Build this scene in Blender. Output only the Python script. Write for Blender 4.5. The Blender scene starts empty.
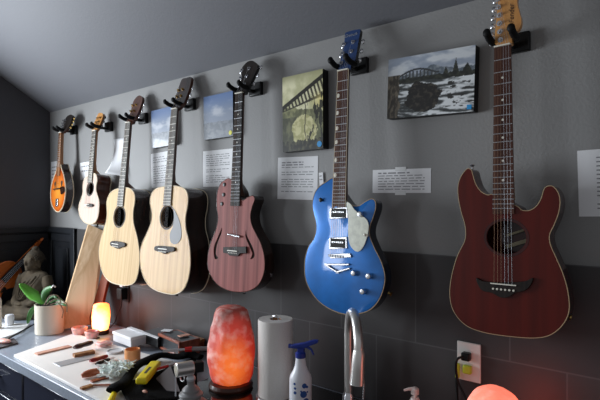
import bpy, bmesh, math, random
from mathutils import Vector, Matrix, noise
random.seed(7)
SC = bpy.context.scene
COL = SC.collection
D = 1.48; ZC = 1.61; F = 484.0; ZT = 0.91; ZS = .916
TH = math.radians(39.4)
FW = Vector((-math.sin(TH), math.cos(TH), 0)); RT = Vector((math.cos(TH), math.sin(TH), 0)); UP = Vector((0, 0, 1))
CAM = Vector((0, -D, ZC))

# ------------------------------------------------------------------ measuring helpers
def ray(u, v): return F*FW + (u-300)*RT + (202-v)*UP
def W(u, v, y):                       # point of the sight line standing at distance y from the wall
    r = ray(u, v); return CAM + r*((y-CAM.y)/r.y)
def C(u, v, z=ZT):                    # point lying on a horizontal surface of height z
    r = ray(u, v); return CAM + r*((z-CAM.z)/r.z)
def WX(u, v, x):
    r = ray(u, v); return CAM + r*((x-CAM.x)/r.x)

# ------------------------------------------------------------------ materials
def lin(c): return tuple(((x/255)/12.92 if x/255 <= .04045 else ((x/255+.055)/1.055)**2.4) for x in c)
MATS = {}
def nodes(name):
    m = bpy.data.materials.new(name); m.use_nodes = True
    nt = m.node_tree; b = nt.nodes['Principled BSDF']
    return m, nt, b
def mat(name, col, rough=.5, metal=0, coat=0, bump=0, bscale=60, var=0, vscale=6, trans=0, emit=None, es=0, ior=None, sub=0):
    m, nt, b = nodes(name)
    c = lin(col)
    b.inputs['Base Color'].default_value = (*c, 1)
    b.inputs['Roughness'].default_value = rough; b.inputs['Metallic'].default_value = metal
    b.inputs['Coat Weight'].default_value = coat; b.inputs['Coat Roughness'].default_value = .06
    b.inputs['Transmission Weight'].default_value = trans
    if ior: b.inputs['IOR'].default_value = ior
    if sub:
        b.inputs['Subsurface Weight'].default_value = sub; b.inputs['Subsurface Scale'].default_value = .02
    tc = nt.nodes.new('ShaderNodeTexCoord')
    if var:
        n = nt.nodes.new('ShaderNodeTexNoise'); n.inputs['Scale'].default_value = vscale; n.inputs['Detail'].default_value = 6
        nt.links.new(tc.outputs['Object'], n.inputs['Vector'])
        r = nt.nodes.new('ShaderNodeValToRGB')
        r.color_ramp.elements[0].position = .3; r.color_ramp.elements[1].position = .7
        r.color_ramp.elements[0].color = (*[x*(1-var) for x in c], 1); r.color_ramp.elements[1].color = (*[min(1, x*(1+var)) for x in c], 1)
        nt.links.new(n.outputs['Fac'], r.inputs['Fac']); nt.links.new(r.outputs['Color'], b.inputs['Base Color'])
    if bump:
        n = nt.nodes.new('ShaderNodeTexNoise'); n.inputs['Scale'].default_value = bscale; n.inputs['Detail'].default_value = 4
        nt.links.new(tc.outputs['Object'], n.inputs['Vector'])
        bp = nt.nodes.new('ShaderNodeBump'); bp.inputs['Strength'].default_value = bump; bp.inputs['Distance'].default_value = .004
        nt.links.new(n.outputs['Fac'], bp.inputs['Height']); nt.links.new(bp.outputs['Normal'], b.inputs['Normal'])
    if emit:
        b.inputs['Emission Color'].default_value = (*lin(emit), 1); b.inputs['Emission Strength'].default_value = es
    return m
def wood(name, c1, c2, rough=.4, coat=.3, scale=(60, 60, 2.5), contrast=(.35, .65)):
    m, nt, b = nodes(name)
    b.inputs['Roughness'].default_value = rough; b.inputs['Coat Weight'].default_value = coat; b.inputs['Coat Roughness'].default_value = .08
    b.inputs['Specular IOR Level'].default_value = .25
    tc = nt.nodes.new('ShaderNodeTexCoord'); mp = nt.nodes.new('ShaderNodeMapping'); mp.inputs['Scale'].default_value = scale
    n = nt.nodes.new('ShaderNodeTexNoise'); n.inputs['Scale'].default_value = 1; n.inputs['Detail'].default_value = 5; n.inputs['Distortion'].default_value = .4
    r = nt.nodes.new('ShaderNodeValToRGB')
    r.color_ramp.elements[0].position, r.color_ramp.elements[1].position = contrast
    r.color_ramp.elements[0].color = (*lin(c1), 1); r.color_ramp.elements[1].color = (*lin(c2), 1)
    nt.links.new(tc.outputs['Object'], mp.inputs['Vector']); nt.links.new(mp.outputs['Vector'], n.inputs['Vector'])
    nt.links.new(n.outputs['Fac'], r.inputs['Fac']); nt.links.new(r.outputs['Color'], b.inputs['Base Color'])
    return m
def burst(name, cols, size, off=(0, 0, 0), rough=.15):       # radial sunburst lacquer, in the thing's own coordinates
    m, nt, b = nodes(name)
    b.inputs['Roughness'].default_value = rough; b.inputs['Coat Weight'].default_value = .8
    tc = nt.nodes.new('ShaderNodeTexCoord'); mp = nt.nodes.new('ShaderNodeMapping')
    mp.inputs['Location'].default_value = tuple(-o/s if s < 50 else 0 for o, s in zip(off, size)); mp.inputs['Scale'].default_value = tuple(1/s if s < 50 else 0 for s in size)
    g = nt.nodes.new('ShaderNodeTexGradient'); g.gradient_type = 'SPHERICAL'
    r = nt.nodes.new('ShaderNodeValToRGB')
    r.color_ramp.elements[0].position = 0; r.color_ramp.elements[0].color = (*lin(cols[0]), 1)
    r.color_ramp.elements[1].position = 1; r.color_ramp.elements[1].color = (*lin(cols[-1]), 1)
    for i, c in enumerate(cols[1:-1]):
        e = r.color_ramp.elements.new((i+1)/(len(cols)-1)*.75); e.color = (*lin(c), 1)
    nt.links.new(tc.outputs['Object'], mp.inputs['Vector']); nt.links.new(mp.outputs['Vector'], g.inputs['Vector'])
    nt.links.new(g.outputs['Fac'], r.inputs['Fac']); nt.links.new(r.outputs['Color'], b.inputs['Base Color'])
    return m
def vcol(name, rough=.4, coat=0):
    m, nt, b = nodes(name); b.inputs['Roughness'].default_value = rough; b.inputs['Coat Weight'].default_value = coat
    a = nt.nodes.new('ShaderNodeVertexColor'); a.layer_name = 'Col'
    nt.links.new(a.outputs['Color'], b.inputs['Base Color'])
    return m
def salt(name, c_edge, c_mid, c_hot, off, rad, strength, base=(230, 150, 130), axis=(1, 1, .7)):
    # translucent salt rock lit by the bulb inside it: emission falls off with distance from the bulb
    m, nt, b = nodes(name)
    b.inputs['Roughness'].default_value = .55
    b.inputs['Base Color'].default_value = (*lin(base), 1)
    tc = nt.nodes.new('ShaderNodeTexCoord'); mp = nt.nodes.new('ShaderNodeMapping')
    mp.inputs['Scale'].default_value = tuple(a/rad for a in axis); mp.inputs['Location'].default_value = tuple(-o*a/rad for o, a in zip(off, axis))
    g = nt.nodes.new('ShaderNodeTexGradient'); g.gradient_type = 'SPHERICAL'
    n = nt.nodes.new('ShaderNodeTexNoise'); n.inputs['Scale'].default_value = 22; n.inputs['Detail'].default_value = 7; n.inputs['Roughness'].default_value = .65
    nt.links.new(tc.outputs['Object'], n.inputs['Vector'])
    nt.links.new(tc.outputs['Object'], mp.inputs['Vector']); nt.links.new(mp.outputs['Vector'], g.inputs['Vector'])
    ma = nt.nodes.new('ShaderNodeMath'); ma.operation = 'MULTIPLY_ADD'; ma.inputs[1].default_value = .4; ma.inputs[2].default_value = -.2
    nt.links.new(n.outputs['Fac'], ma.inputs[0])
    ad = nt.nodes.new('ShaderNodeMath'); ad.operation = 'ADD'; ad.use_clamp = True
    nt.links.new(g.outputs['Fac'], ad.inputs[0]); nt.links.new(ma.outputs[0], ad.inputs[1])
    r = nt.nodes.new('ShaderNodeValToRGB'); r.color_ramp.elements[0].color = (*lin(c_edge), 1); r.color_ramp.elements[1].color = (*lin(c_hot), 1)
    r.color_ramp.elements[0].position = .02; r.color_ramp.elements[1].position = .85
    e = r.color_ramp.elements.new(.38); e.color = (*lin(c_mid), 1)
    nt.links.new(ad.outputs[0], r.inputs['Fac']); nt.links.new(r.outputs['Color'], b.inputs['Emission Color'])
    b.inputs['Emission Strength'].default_value = strength
    n2 = nt.nodes.new('ShaderNodeTexNoise'); n2.inputs['Scale'].default_value = 30; n2.inputs['Detail'].default_value = 6
    r2 = nt.nodes.new('ShaderNodeValToRGB'); r2.color_ramp.elements[0].position = .45; r2.color_ramp.elements[1].position = .72
    r2.color_ramp.elements[0].color = (*lin(base), 1); r2.color_ramp.elements[1].color = (*lin((240, 215, 205)), 1)
    nt.links.new(tc.outputs['Object'], n2.inputs['Vector']); nt.links.new(n2.outputs['Fac'], r2.inputs['Fac']); nt.links.new(r2.outputs['Color'], b.inputs['Base Color'])
    bp = nt.nodes.new('ShaderNodeBump'); bp.inputs['Strength'].default_value = .6; bp.inputs['Distance'].default_value = .004
    nt.links.new(n.outputs['Fac'], bp.inputs['Height']); nt.links.new(bp.outputs['Normal'], b.inputs['Normal'])
    return m

M = {}
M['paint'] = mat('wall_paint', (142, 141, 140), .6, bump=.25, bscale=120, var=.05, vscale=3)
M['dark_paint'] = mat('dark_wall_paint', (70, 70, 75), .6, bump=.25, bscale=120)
M['ceil'] = mat('ceiling_paint', (104, 105, 110), .65, bump=.2, bscale=90)
M['panel'] = mat('charcoal_panel', (38, 40, 44), .35)
M['counter'] = mat('grey_stone_counter', (146, 154, 166), .3, var=.12, vscale=120)
M['cabinet'] = mat('navy_black_cabinet', (44, 47, 60), .22, coat=.4)
M['floor'] = mat('floor_boards', (90, 80, 70), .5)
M['black'] = mat('black_plastic', (16, 16, 17), .4)
M['rubber'] = mat('black_rubber', (14, 14, 15), .6)
M['blackgloss'] = mat('black_gloss', (10, 10, 11), .12, coat=.6)
M['chrome'] = mat('chrome', (205, 205, 208), .27, metal=1)
M['satin'] = mat('satin_nickel', (225, 222, 218), .32, metal=.85)
M['steel'] = mat('brushed_steel', (200, 202, 206), .45, metal=.6)
M['gold'] = mat('aged_brass', (170, 140, 85), .3, metal=1)
M['tanbind'] = mat('tan_binding', (186, 160, 124), .4)
M['cream'] = mat('cream_binding', (225, 210, 180), .35)
M['bone'] = mat('bone', (235, 230, 215), .4)
M['paper'] = mat('white_paper', (238, 238, 240), .7)
M['ink'] = mat('grey_ink', (148, 148, 152), .8)
M['tape'] = mat('clear_tape', (225, 226, 226), .25)
M['white'] = mat('white_plastic', (232, 232, 232), .35)
M['whitebag'] = mat('white_cloth', (235, 235, 238), .7, bump=.3, bscale=40)
M['spruce'] = wood('spruce_top', (200, 166, 118), (218, 188, 142), .6, 0, (70, 70, 1.5))
M['spruce_gloss'] = wood('spruce_gloss_top', (188, 142, 84), (212, 172, 112), .55, .12, (45, 45, 1.5))
M['spruce_pale'] = wood('pale_spruce_top', (196, 168, 152), (212, 188, 172), .55, .05, (60, 60, 2))
M['rose'] = wood('dark_rosewood', (26, 15, 12), (52, 30, 22), .18, .7, (50, 50, 2))
M['mahog_side'] = wood('mahogany_side', (70, 34, 22), (98, 50, 34), .25, .5, (40, 40, 2))
M['mahog'] = wood('sapele_top', (108, 50, 46), (164, 94, 88), .6, .0, (34, 34, 1.0))
M['redmat'] = wood('cherry_red_top', (72, 15, 8), (90, 21, 12), .35, .1, (30, 30, 1.5))
M['reddark'] = wood('cherry_red_side', (48, 12, 12), (66, 18, 16), .25, .5, (30, 30, 1.5))
M['maple'] = wood('maple', (200, 138, 74), (216, 158, 92), .3, .5, (40, 40, 3))
M['necktan'] = wood('tan_mahogany_neck', (140, 96, 62), (165, 118, 80), .35, .3, (40, 40, 3))
M['neckdark'] = wood('dark_mahogany_neck', (70, 38, 26), (92, 52, 36), .3, .4, (40, 40, 3))
M['ebony'] = wood('ebony_board', (24, 18, 16), (40, 31, 26), .6, 0, (80, 80, 3))
M['rosefb'] = wood('rosewood_board', (66, 38, 30), (90, 56, 44), .55, 0, (80, 80, 3))
M['greyfb'] = wood('sheen_grey_fretboard', (104, 100, 95), (132, 127, 120), .5, 0, (80, 80, 3))  # silvery reflection on the fretboards, put into the base grey
M['blue'] = mat('metallic_blue_lacquer', (18, 108, 188), .3, metal=.3, coat=1, var=.16, vscale=14)
M['blueback'] = mat('dark_blue_lacquer', (12, 24, 42), .2, coat=.8)
M['bluehead'] = mat('blue_headstock_lacquer', (44, 72, 124), .2, coat=.8, metal=.2)
M['pearl'] = mat('pearloid', (224, 226, 210), .18, coat=.6, var=.14, vscale=60)
M['guard'] = mat('smoke_grey_pickguard', (72, 72, 76), .4)
M['brace'] = mat('inside_brace_wood', (150, 140, 116), .8)
M['bronze'] = mat('bronze_wound_string', (112, 84, 62), .4, metal=.6)
M['inside'] = mat('dark_inside', (38, 28, 20), .9)
M['plank'] = wood('pale_plank', (204, 166, 124), (232, 202, 164), .6, 0, (22, 22, 2.5))
M['plank_edge'] = wood('red_brown_board', (120, 60, 38), (150, 80, 52), .6, 0, (22, 22, 2.5))
M['stone'] = mat('weathered_stone', (76, 65, 49), .85, bump=.8, bscale=45, var=.35, vscale=18)
M['stonehair'] = mat('weathered_stone_curls', (64, 56, 44), .9, bump=.8, bscale=60, var=.3, vscale=22)
M['pot'] = mat('cream_ceramic', (224, 214, 196), .35)
M['soil'] = mat('bark_soil', (40, 28, 22), .95, bump=1, bscale=80, var=.5, vscale=60)
M['leaf'] = mat('leaf_green', (84, 156, 46), .35, var=.2, vscale=10, coat=.2)
M['leafdark'] = mat('leaf_dark_green', (56, 112, 50), .4, var=.25, vscale=14)
M['root'] = mat('aerial_root', (120, 104, 84), .7)
M['violin'] = wood('violin_varnish', (150, 70, 24), (184, 96, 38), .2, .7, (40, 40, 4))
M['pinkglass'] = mat('pink_salt_bowl', (232, 178, 170), .4, sub=.3)
M['pinkwood'] = wood('pink_cedar_strip', (206, 150, 130), (224, 176, 154), .6, 0, (40, 40, 40))
M['tanwood'] = wood('tan_hardwood', (150, 100, 62), (182, 132, 90), .5, .1, (40, 40, 40))
M['brownhandle'] = wood('red_brown_handle', (138, 68, 38), (168, 92, 56), .35, .4, (40, 40, 40))
M['darkhandle'] = mat('oxblood_handle', (64, 22, 24), .3, coat=.5)
M['redhandle'] = mat('red_handle', (150, 22, 26), .3, coat=.5)
M['red'] = mat('red_plastic', (190, 24, 22), .35)
M['yellow'] = mat('yellow_plastic', (244, 222, 36), .35, bump=.1)
M['mat'] = mat('white_work_board', (248, 243, 238), .45, var=.03, vscale=9)
M['copper'] = mat('orange_cardboard', (222, 152, 96), .5)
M['kraft'] = mat('grey_white_card', (218, 218, 220), .6)
M['fluff'] = mat('pale_green_shavings', (240, 248, 244), .8)
M['fabric'] = mat('black_canvas', (3, 3, 4), .85, bump=.6, bscale=200)
M['greycard'] = mat('dark_grey_card', (78, 72, 74), .6)
M['castgrey'] = mat('cast_grey_iron', (142, 142, 142), .45, metal=.15)
M['towel'] = mat('paper_towel', (226, 220, 214), .9, bump=.4, bscale=180)
M['blueplastic'] = mat('blue_plastic', (24, 48, 140), .35)
M['bottle'] = mat('white_bottle_plastic', (226, 228, 234), .35)
M['bluelabel'] = mat('blue_label_print', (34, 80, 150), .5)
M['plate'] = mat('outlet_plate_white', (236, 232, 226), .35)
M['plugyellow'] = mat('yellow_green_plug', (206, 222, 60), .4)
M['glass'] = mat('clear_glass', (235, 245, 245), .05, trans=1, ior=1.45)
M['caseglass'] = mat('dark_case_glass', (44, 48, 52), .3)
M['redwood'] = wood('red_brown_case_wood', (128, 68, 50), (160, 92, 70), .4, .3, (40, 40, 40))
M['clearblue'] = mat('sticker_blue', (40, 150, 215), .4)
M['clearyellow'] = mat('sticker_yellow', (220, 215, 60), .4)
M['print'] = vcol('canvas_print', .35, .15)
M['canvas_edge'] = mat('black_canvas_edge', (12, 12, 13), .5)
M['pinksoap'] = mat('blush_ceramic_pump', (244, 226, 220), .3)
M['lampbase'] = wood('dark_lamp_base', (52, 26, 18), (74, 40, 28), .4, .3, (30, 30, 30))
M['logo'] = mat('dark_logo_print', (60, 34, 22), .5)
M['silverlogo'] = mat('silver_logo_print', (180, 184, 190), .3, metal=.6)

for k_, v_ in (('fabric', .08), ('guard', .25), ('rubber', .2), ('black', .3), ('panel', .3)): M[k_].node_tree.nodes['Principled BSDF'].inputs['Specular IOR Level'].default_value = v_
# tiles: running bond of large slate squares
def tile_mat():
    m, nt, b = nodes('slate_tile')
    tc = nt.nodes.new('ShaderNodeTexCoord'); sp = nt.nodes.new('ShaderNodeSeparateXYZ'); cb = nt.nodes.new('ShaderNodeCombineXYZ')
    nt.links.new(tc.outputs['Object'], sp.inputs[0]); nt.links.new(sp.outputs['X'], cb.inputs['X']); nt.links.new(sp.outputs['Z'], cb.inputs['Y'])
    mp = nt.nodes.new('ShaderNodeMapping'); mp.inputs['Location'].default_value = (.272+.148+.296*20+.001, .293*10, 0)
    nt.links.new(cb.outputs[0], mp.inputs['Vector'])
    br = nt.nodes.new('ShaderNodeTexBrick'); br.inputs['Scale'].default_value = 1; br.inputs['Brick Width'].default_value = .296; br.inputs['Row Height'].default_value = .293
    br.inputs['Mortar Size'].default_value = .0022; br.inputs['Mortar Smooth'].default_value = .1; br.offset = .5
    br.inputs['Color1'].default_value = (*lin((77, 75, 75)), 1); br.inputs['Color2'].default_value = (*lin((70, 68, 69)), 1); br.inputs['Mortar'].default_value = (*lin((92, 91, 92)), 1)
    nt.links.new(mp.outputs['Vector'], br.inputs['Vector'])
    n = nt.nodes.new('ShaderNodeTexNoise'); n.inputs['Scale'].default_value = 9; n.inputs['Detail'].default_value = 8
    nt.links.new(tc.outputs['Object'], n.inputs['Vector'])
    mx = nt.nodes.new('ShaderNodeMix'); mx.data_type = 'RGBA'; mx.blend_type = 'MULTIPLY'; mx.inputs['Factor'].default_value = .5
    nt.links.new(br.outputs['Color'], mx.inputs['A']); nt.links.new(n.outputs['Fac'], mx.inputs['B'])
    mul = nt.nodes.new('ShaderNodeMix'); mul.data_type = 'RGBA'; mul.blend_type = 'MIX'; mul.inputs['Factor'].default_value = .6
    nt.links.new(br.outputs['Color'], mul.inputs['B']); nt.links.new(mx.outputs['Result'], mul.inputs['A'])
    nt.links.new(mul.outputs['Result'], b.inputs['Base Color'])
    b.inputs['Roughness'].default_value = .45; b.inputs['Specular IOR Level'].default_value = .3
    bp = nt.nodes.new('ShaderNodeBump'); bp.inputs['Strength'].default_value = .35; bp.inputs['Distance'].default_value = .003
    nt.links.new(n.outputs['Fac'], bp.inputs['Height']); nt.links.new(bp.outputs['Normal'], b.inputs['Normal'])
    return m
M['tile'] = tile_mat()

# ------------------------------------------------------------------ mesh builder
def frame(z, ref=Vector((1, 0, 0))):
    z = z.normalized()
    if abs(z.dot(ref)) > .95: ref = Vector((0, 1, 0))
    x = (ref - z*ref.dot(z)).normalized(); y = z.cross(x)
    return Matrix((x, y, z)).transposed()
class MB:
    def __init__(s): s.bm = bmesh.new(); s.mi = 0
    def _f(s, vs):
        try:
            f = s.bm.faces.new(vs); f.material_index = s.mi; return f
        except ValueError: return None
    def box(s, c, size, rot=None):
        c = Vector(c); v = []
        for dz in (-.5, .5):
            for dx, dy in ((-.5, -.5), (.5, -.5), (.5, .5), (-.5, .5)):
                p = Vector((dx*size[0], dy*size[1], dz*size[2]))
                if rot is not None: p = rot @ p
                v.append(s.bm.verts.new(c+p))
        for f in ((3, 2, 1, 0), (4, 5, 6, 7), (0, 1, 5, 4), (1, 2, 6, 5), (2, 3, 7, 6), (3, 0, 4, 7)): s._f([v[i] for i in f])
        return s
    def bar(s, a, b, w, h, ref=UP):              # box from a to b; w sideways, h along ref
        a = Vector(a); b = Vector(b); x = (b-a).normalized(); z = (ref-x*ref.dot(x)).normalized(); y = z.cross(x)
        return s.box((a+b)/2, ((b-a).length, w, h), Matrix((x, y, z)).transposed())
    def rings(s, rings, cap=True, close=False):
        vs = [[s.bm.verts.new(p) for p in r] for r in rings]
        n = len(vs[0]); m = len(vs)
        for i in range(m if close else m-1):
            a = vs[i]; b = vs[(i+1) % m]
            for k in range(n): s._f([a[k], a[(k+1) % n], b[(k+1) % n], b[k]])
        if cap and not close: s._f(vs[0][::-1]); s._f(vs[-1])
        return s
    def tube(s, pts, r, n=10, cap=True, flat=1.0, close=False, ref=Vector((1, 0, 0))):
        pts = [Vector(p) for p in pts]; m = len(pts)
        if not isinstance(r, (list, tuple)): r = [r]*m
        out = []; prev = None
        for i, p in enumerate(pts):
            t = (pts[(i+1) % m]-pts[i-1]) if close else (pts[min(i+1, m-1)]-pts[max(i-1, 0)])
            fr = frame(t, prev if prev is not None else ref); prev = fr.col[0].copy()
            out.append([p + fr @ Vector((math.cos(2*math.pi*k/n)*r[i], math.sin(2*math.pi*k/n)*r[i]*flat, 0)) for k in range(n)])
        return s.rings(out, cap, close)
    def cyl(s, a, b, r, r2=None, n=20): return s.tube([a, b], [r, r if r2 is None else r2], n)
    def lathe(s, prof, o=(0, 0, 0), n=32, axis=UP, cap=True):
        fr = frame(Vector(axis)); o = Vector(o)
        return s.rings([[o + fr @ Vector((math.cos(2*math.pi*k/n)*r, math.sin(2*math.pi*k/n)*r, z)) for k in range(n)] for r, z in prof], cap)
    def ell(s, c, r, rot=None, n=20, m=12):
        c = Vector(c); out = []
        for i in range(1, m):
            a = math.pi*i/m
            ring = []
            for k in range(n):
                t = 2*math.pi*k/n; p = Vector((r[0]*math.sin(a)*math.cos(t), r[1]*math.sin(a)*math.sin(t), -r[2]*math.cos(a)))
                ring.append(c + (rot @ p if rot is not None else p))
            out.append(ring)
        return s.rings(out)
    def prism(s, loop, y0, y1, holes=(), mside=None, mback=None, to=None, holedepth=None, mhole=None):
        # loop of (x,z); front at y0, back at y1 (y1 > y0)
        T = to or (lambda x, y, z: Vector((x, y, z)))
        base = s.mi
        def area(l): return sum(l[i-1][0]*l[i][1]-l[i][0]*l[i-1][1] for i in range(len(l)))
        if area(loop) < 0: loop = loop[::-1]
        fv = [s.bm.verts.new(T(x, y0, z)) for x, z in loop]; bv = [s.bm.verts.new(T(x, y1, z)) for x, z in loop]
        n = len(loop)
        if holes:
            es = [s.bm.edges.new((fv[i], fv[(i+1) % n])) for i in range(n)]
            hv = []
            for h in holes:
                if area(h) < 0: h = h[::-1]
                a = [s.bm.verts.new(T(x, y0, z)) for x, z in h]; b_ = [s.bm.verts.new(T(x, y0+.004, z)) for x, z in h]
                es += [s.bm.edges.new((a[i], a[(i+1) % len(a)])) for i in range(len(a))]; hv.append((a, b_))
            r = bmesh.ops.triangle_fill(s.bm, use_beauty=True, use_dissolve=False, edges=es, normal=(0, -1, 0))
            for g in r['geom']:
                if isinstance(g, bmesh.types.BMFace): g.material_index = base
            for a, b_ in hv:
                for i in range(len(a)): s._f([a[i], b_[i], b_[(i+1) % len(a)], a[(i+1) % len(a)]])
        else: s._f(fv)
        s.mi = base if mside is None else mside
        for i in range(n): s._f([fv[i], bv[i], bv[(i+1) % n], fv[(i+1) % n]])
        s.mi = base if mback is None else mback
        s._f(bv[::-1]); s.mi = base
        return s
    def build(s, name, mats, parent=None, local=False, bevel=0, bseg=2, smooth=True, ang=40, mods=None, loc=None):
        bm = s.bm
        bmesh.ops.recalc_face_normals(bm, faces=bm.faces[:])
        if smooth:
            for f in bm.faces: f.smooth = True
            for e in bm.edges:
                if len(e.link_faces) == 2 and e.calc_face_angle(0) > math.radians(ang): e.smooth = False
        o = None
        me = bpy.data.meshes.new(name); o = bpy.data.objects.new(name, me)
        if parent is not None:
            if not local: bm.transform(WM[parent.name].inverted())
            WMp = WM[parent.name]; o.parent = parent
        else:
            if loc is None and bm.verts:
                xs = [v.co for v in bm.verts]
                loc = Vector(((min(p.x for p in xs)+max(p.x for p in xs))/2, (min(p.y for p in xs)+max(p.y for p in xs))/2, min(p.z for p in xs)))
            loc = Vector(loc); bm.transform(Matrix.Translation(-loc)); o.location = loc; WMp = Matrix.Translation(loc)
        bm.to_mesh(me); bm.free()
        for m_ in (mats if isinstance(mats, (list, tuple)) else [mats]): me.materials.append(M[m_] if isinstance(m_, str) else m_)
        COL.objects.link(o); WM[o.name] = WMp
        if bevel:
            b = o.modifiers.new('bevel', 'BEVEL'); b.width = bevel; b.segments = bseg; b.limit_method = 'ANGLE'; b.angle_limit = math.radians(50)
        return o
WM = {}
def thing(name, label, cat, loc, rot=None, group=None):
    o = bpy.data.objects.new(name, None); o.empty_display_size = .05; COL.objects.link(o)
    mw = Matrix.Translation(Vector(loc)) @ (rot.to_4x4() if rot is not None else Matrix.Identity(4))
    o.matrix_world = mw; o.location = mw.to_translation(); o.rotation_euler = mw.to_euler(); WM[o.name] = mw
    o['label'] = label; o['category'] = cat
    if group: o['group'] = group
    return o
def tag(o, label, cat, group=None):
    o['label'] = label; o['category'] = cat
    if group: o['group'] = group
    return o
def struct(o): o['kind'] = 'structure'; return o
def spline(pts, n=6, closed=True):
    out = []; m = len(pts)
    for i in range(m if closed else m-1):
        p0, p1, p2, p3 = (pts[(i-1) % m], pts[i], pts[(i+1) % m], pts[(i+2) % m]) if closed else (pts[max(i-1, 0)], pts[i], pts[i+1], pts[min(i+2, m-1)])
        for k in range(n):
            t = k/n
            out.append(tuple(.5*(2*b+(c-a)*t+(2*a-5*b+4*c-d)*t*t+(3*b-a-3*c+d)*t**3) for a, b, c, d in zip(p0, p1, p2, p3)))
    if not closed: out.append(tuple(pts[-1]))
    return out

# ------------------------------------------------------------------ the room
XL = -3.44; XR = 2.2; YB = -4.2
def zceil(y): return 2.225 + (-y)*.62
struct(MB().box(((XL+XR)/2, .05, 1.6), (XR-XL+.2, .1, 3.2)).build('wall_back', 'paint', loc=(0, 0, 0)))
# left wall with its window opening (outside the photograph's frame)
wy0, wy1, wz0, wz1 = -1.62, -.72, 1.05, 2.15
vy0, vy1 = -3.9, -3.1          # a second window further back
wl = MB()
wl.box((XL-.06, (vy1+wy0)/2, 2.2), (.12, wy0-vy1, 4.4)); wl.box((XL-.06, (YB+vy0)/2, 2.2), (.12, vy0-YB, 4.4))
wl.box((XL-.06, (vy0+vy1)/2, wz0/2), (.12, vy1-vy0, wz0)); wl.box((XL-.06, (vy0+vy1)/2, (wz1+4.4)/2), (.12, vy1-vy0, 4.4-wz1)); wl.box((XL-.06, wy1/2+.05, 2.2), (.12, -wy1+.1, 4.4))
wl.box((XL-.06, (wy0+wy1)/2, wz0/2), (.12, wy1-wy0, wz0)); wl.box((XL-.06, (wy0+wy1)/2, (wz1+4.4)/2), (.12, wy1-wy0, 4.4-wz1))
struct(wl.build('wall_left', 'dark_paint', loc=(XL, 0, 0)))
for nm_, y0_, y1_ in (('window_1', wy0, wy1), ('window_2', vy0, vy1)):
    wf = MB()
    for y in (y0_+.03, y1_-.03): wf.box((XL-.06, y, (wz0+wz1)/2), (.08, .05, wz1-wz0))
    for z in (wz0+.03, wz1-.03): wf.box((XL-.06, (y0_+y1_)/2, z), (.08, y1_-y0_, .05))
    struct(wf.build(nm_, 'white'))
cm = MB(); a = .08
L = math.hypot(1, .62)
cm.rings([[Vector((XL-.15, .12, zceil(.12))), Vector((XR+.1, .12, zceil(.12))), Vector((XR+.1, YB*.75, zceil(YB*.75))), Vector((XL-.15, YB*.75, zceil(YB*.75)))],
          [Vector((XL-.15, .12, zceil(.12)+.1)), Vector((XR+.1, .12, zceil(.12)+.1)), Vector((XR+.1, YB*.75, zceil(YB*.75)+.1)), Vector((XL-.15, YB*.75, zceil(YB*.75)+.1))]])
struct(cm.build('ceiling', 'ceil'))
struct(MB().box(((XL+XR)/2, YB/2, -.05), (XR-XL+.4, -YB+.4, .1)).build('floor', 'floor'))
# tile splash, and the panelled dado round the left corner
XT = W(78, 250, 0).x
struct(MB().box(((XT+XR)/2, -.004, 1.44-.3), (XR-XT, .008, .6)).build('trim_1', 'tile', loc=(0, 0, 1.44)))
pn = MB(); pn.box(((XL+XT)/2, -.004, 1.145), (XT-XL, .008, .59))
pn.box(((XL+XT)/2, -.014, 1.425), (XT-XL, .024, .035)); pn.box(((XL+XT)/2, -.012, 1.375), (XT-XL, .012, .05)); pn.box((XT-.025, -.012, 1.145), (.05, .03, .59)); pn.box((XL+.03, -.012, 1.15), (.06, .012, .5))
pn.box(((XL+XT)/2, -.012, .95), (XT-XL, .012, .08)); pn.box(((XL+XT)/2, -.011, 1.16), (XT-XL-.22, .012, .3))
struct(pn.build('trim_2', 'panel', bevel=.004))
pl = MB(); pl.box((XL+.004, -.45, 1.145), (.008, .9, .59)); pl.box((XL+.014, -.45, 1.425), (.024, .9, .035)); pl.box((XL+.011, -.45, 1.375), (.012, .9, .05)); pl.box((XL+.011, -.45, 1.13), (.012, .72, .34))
struct(pl.build('trim_3', 'panel', bevel=.004))

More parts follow.
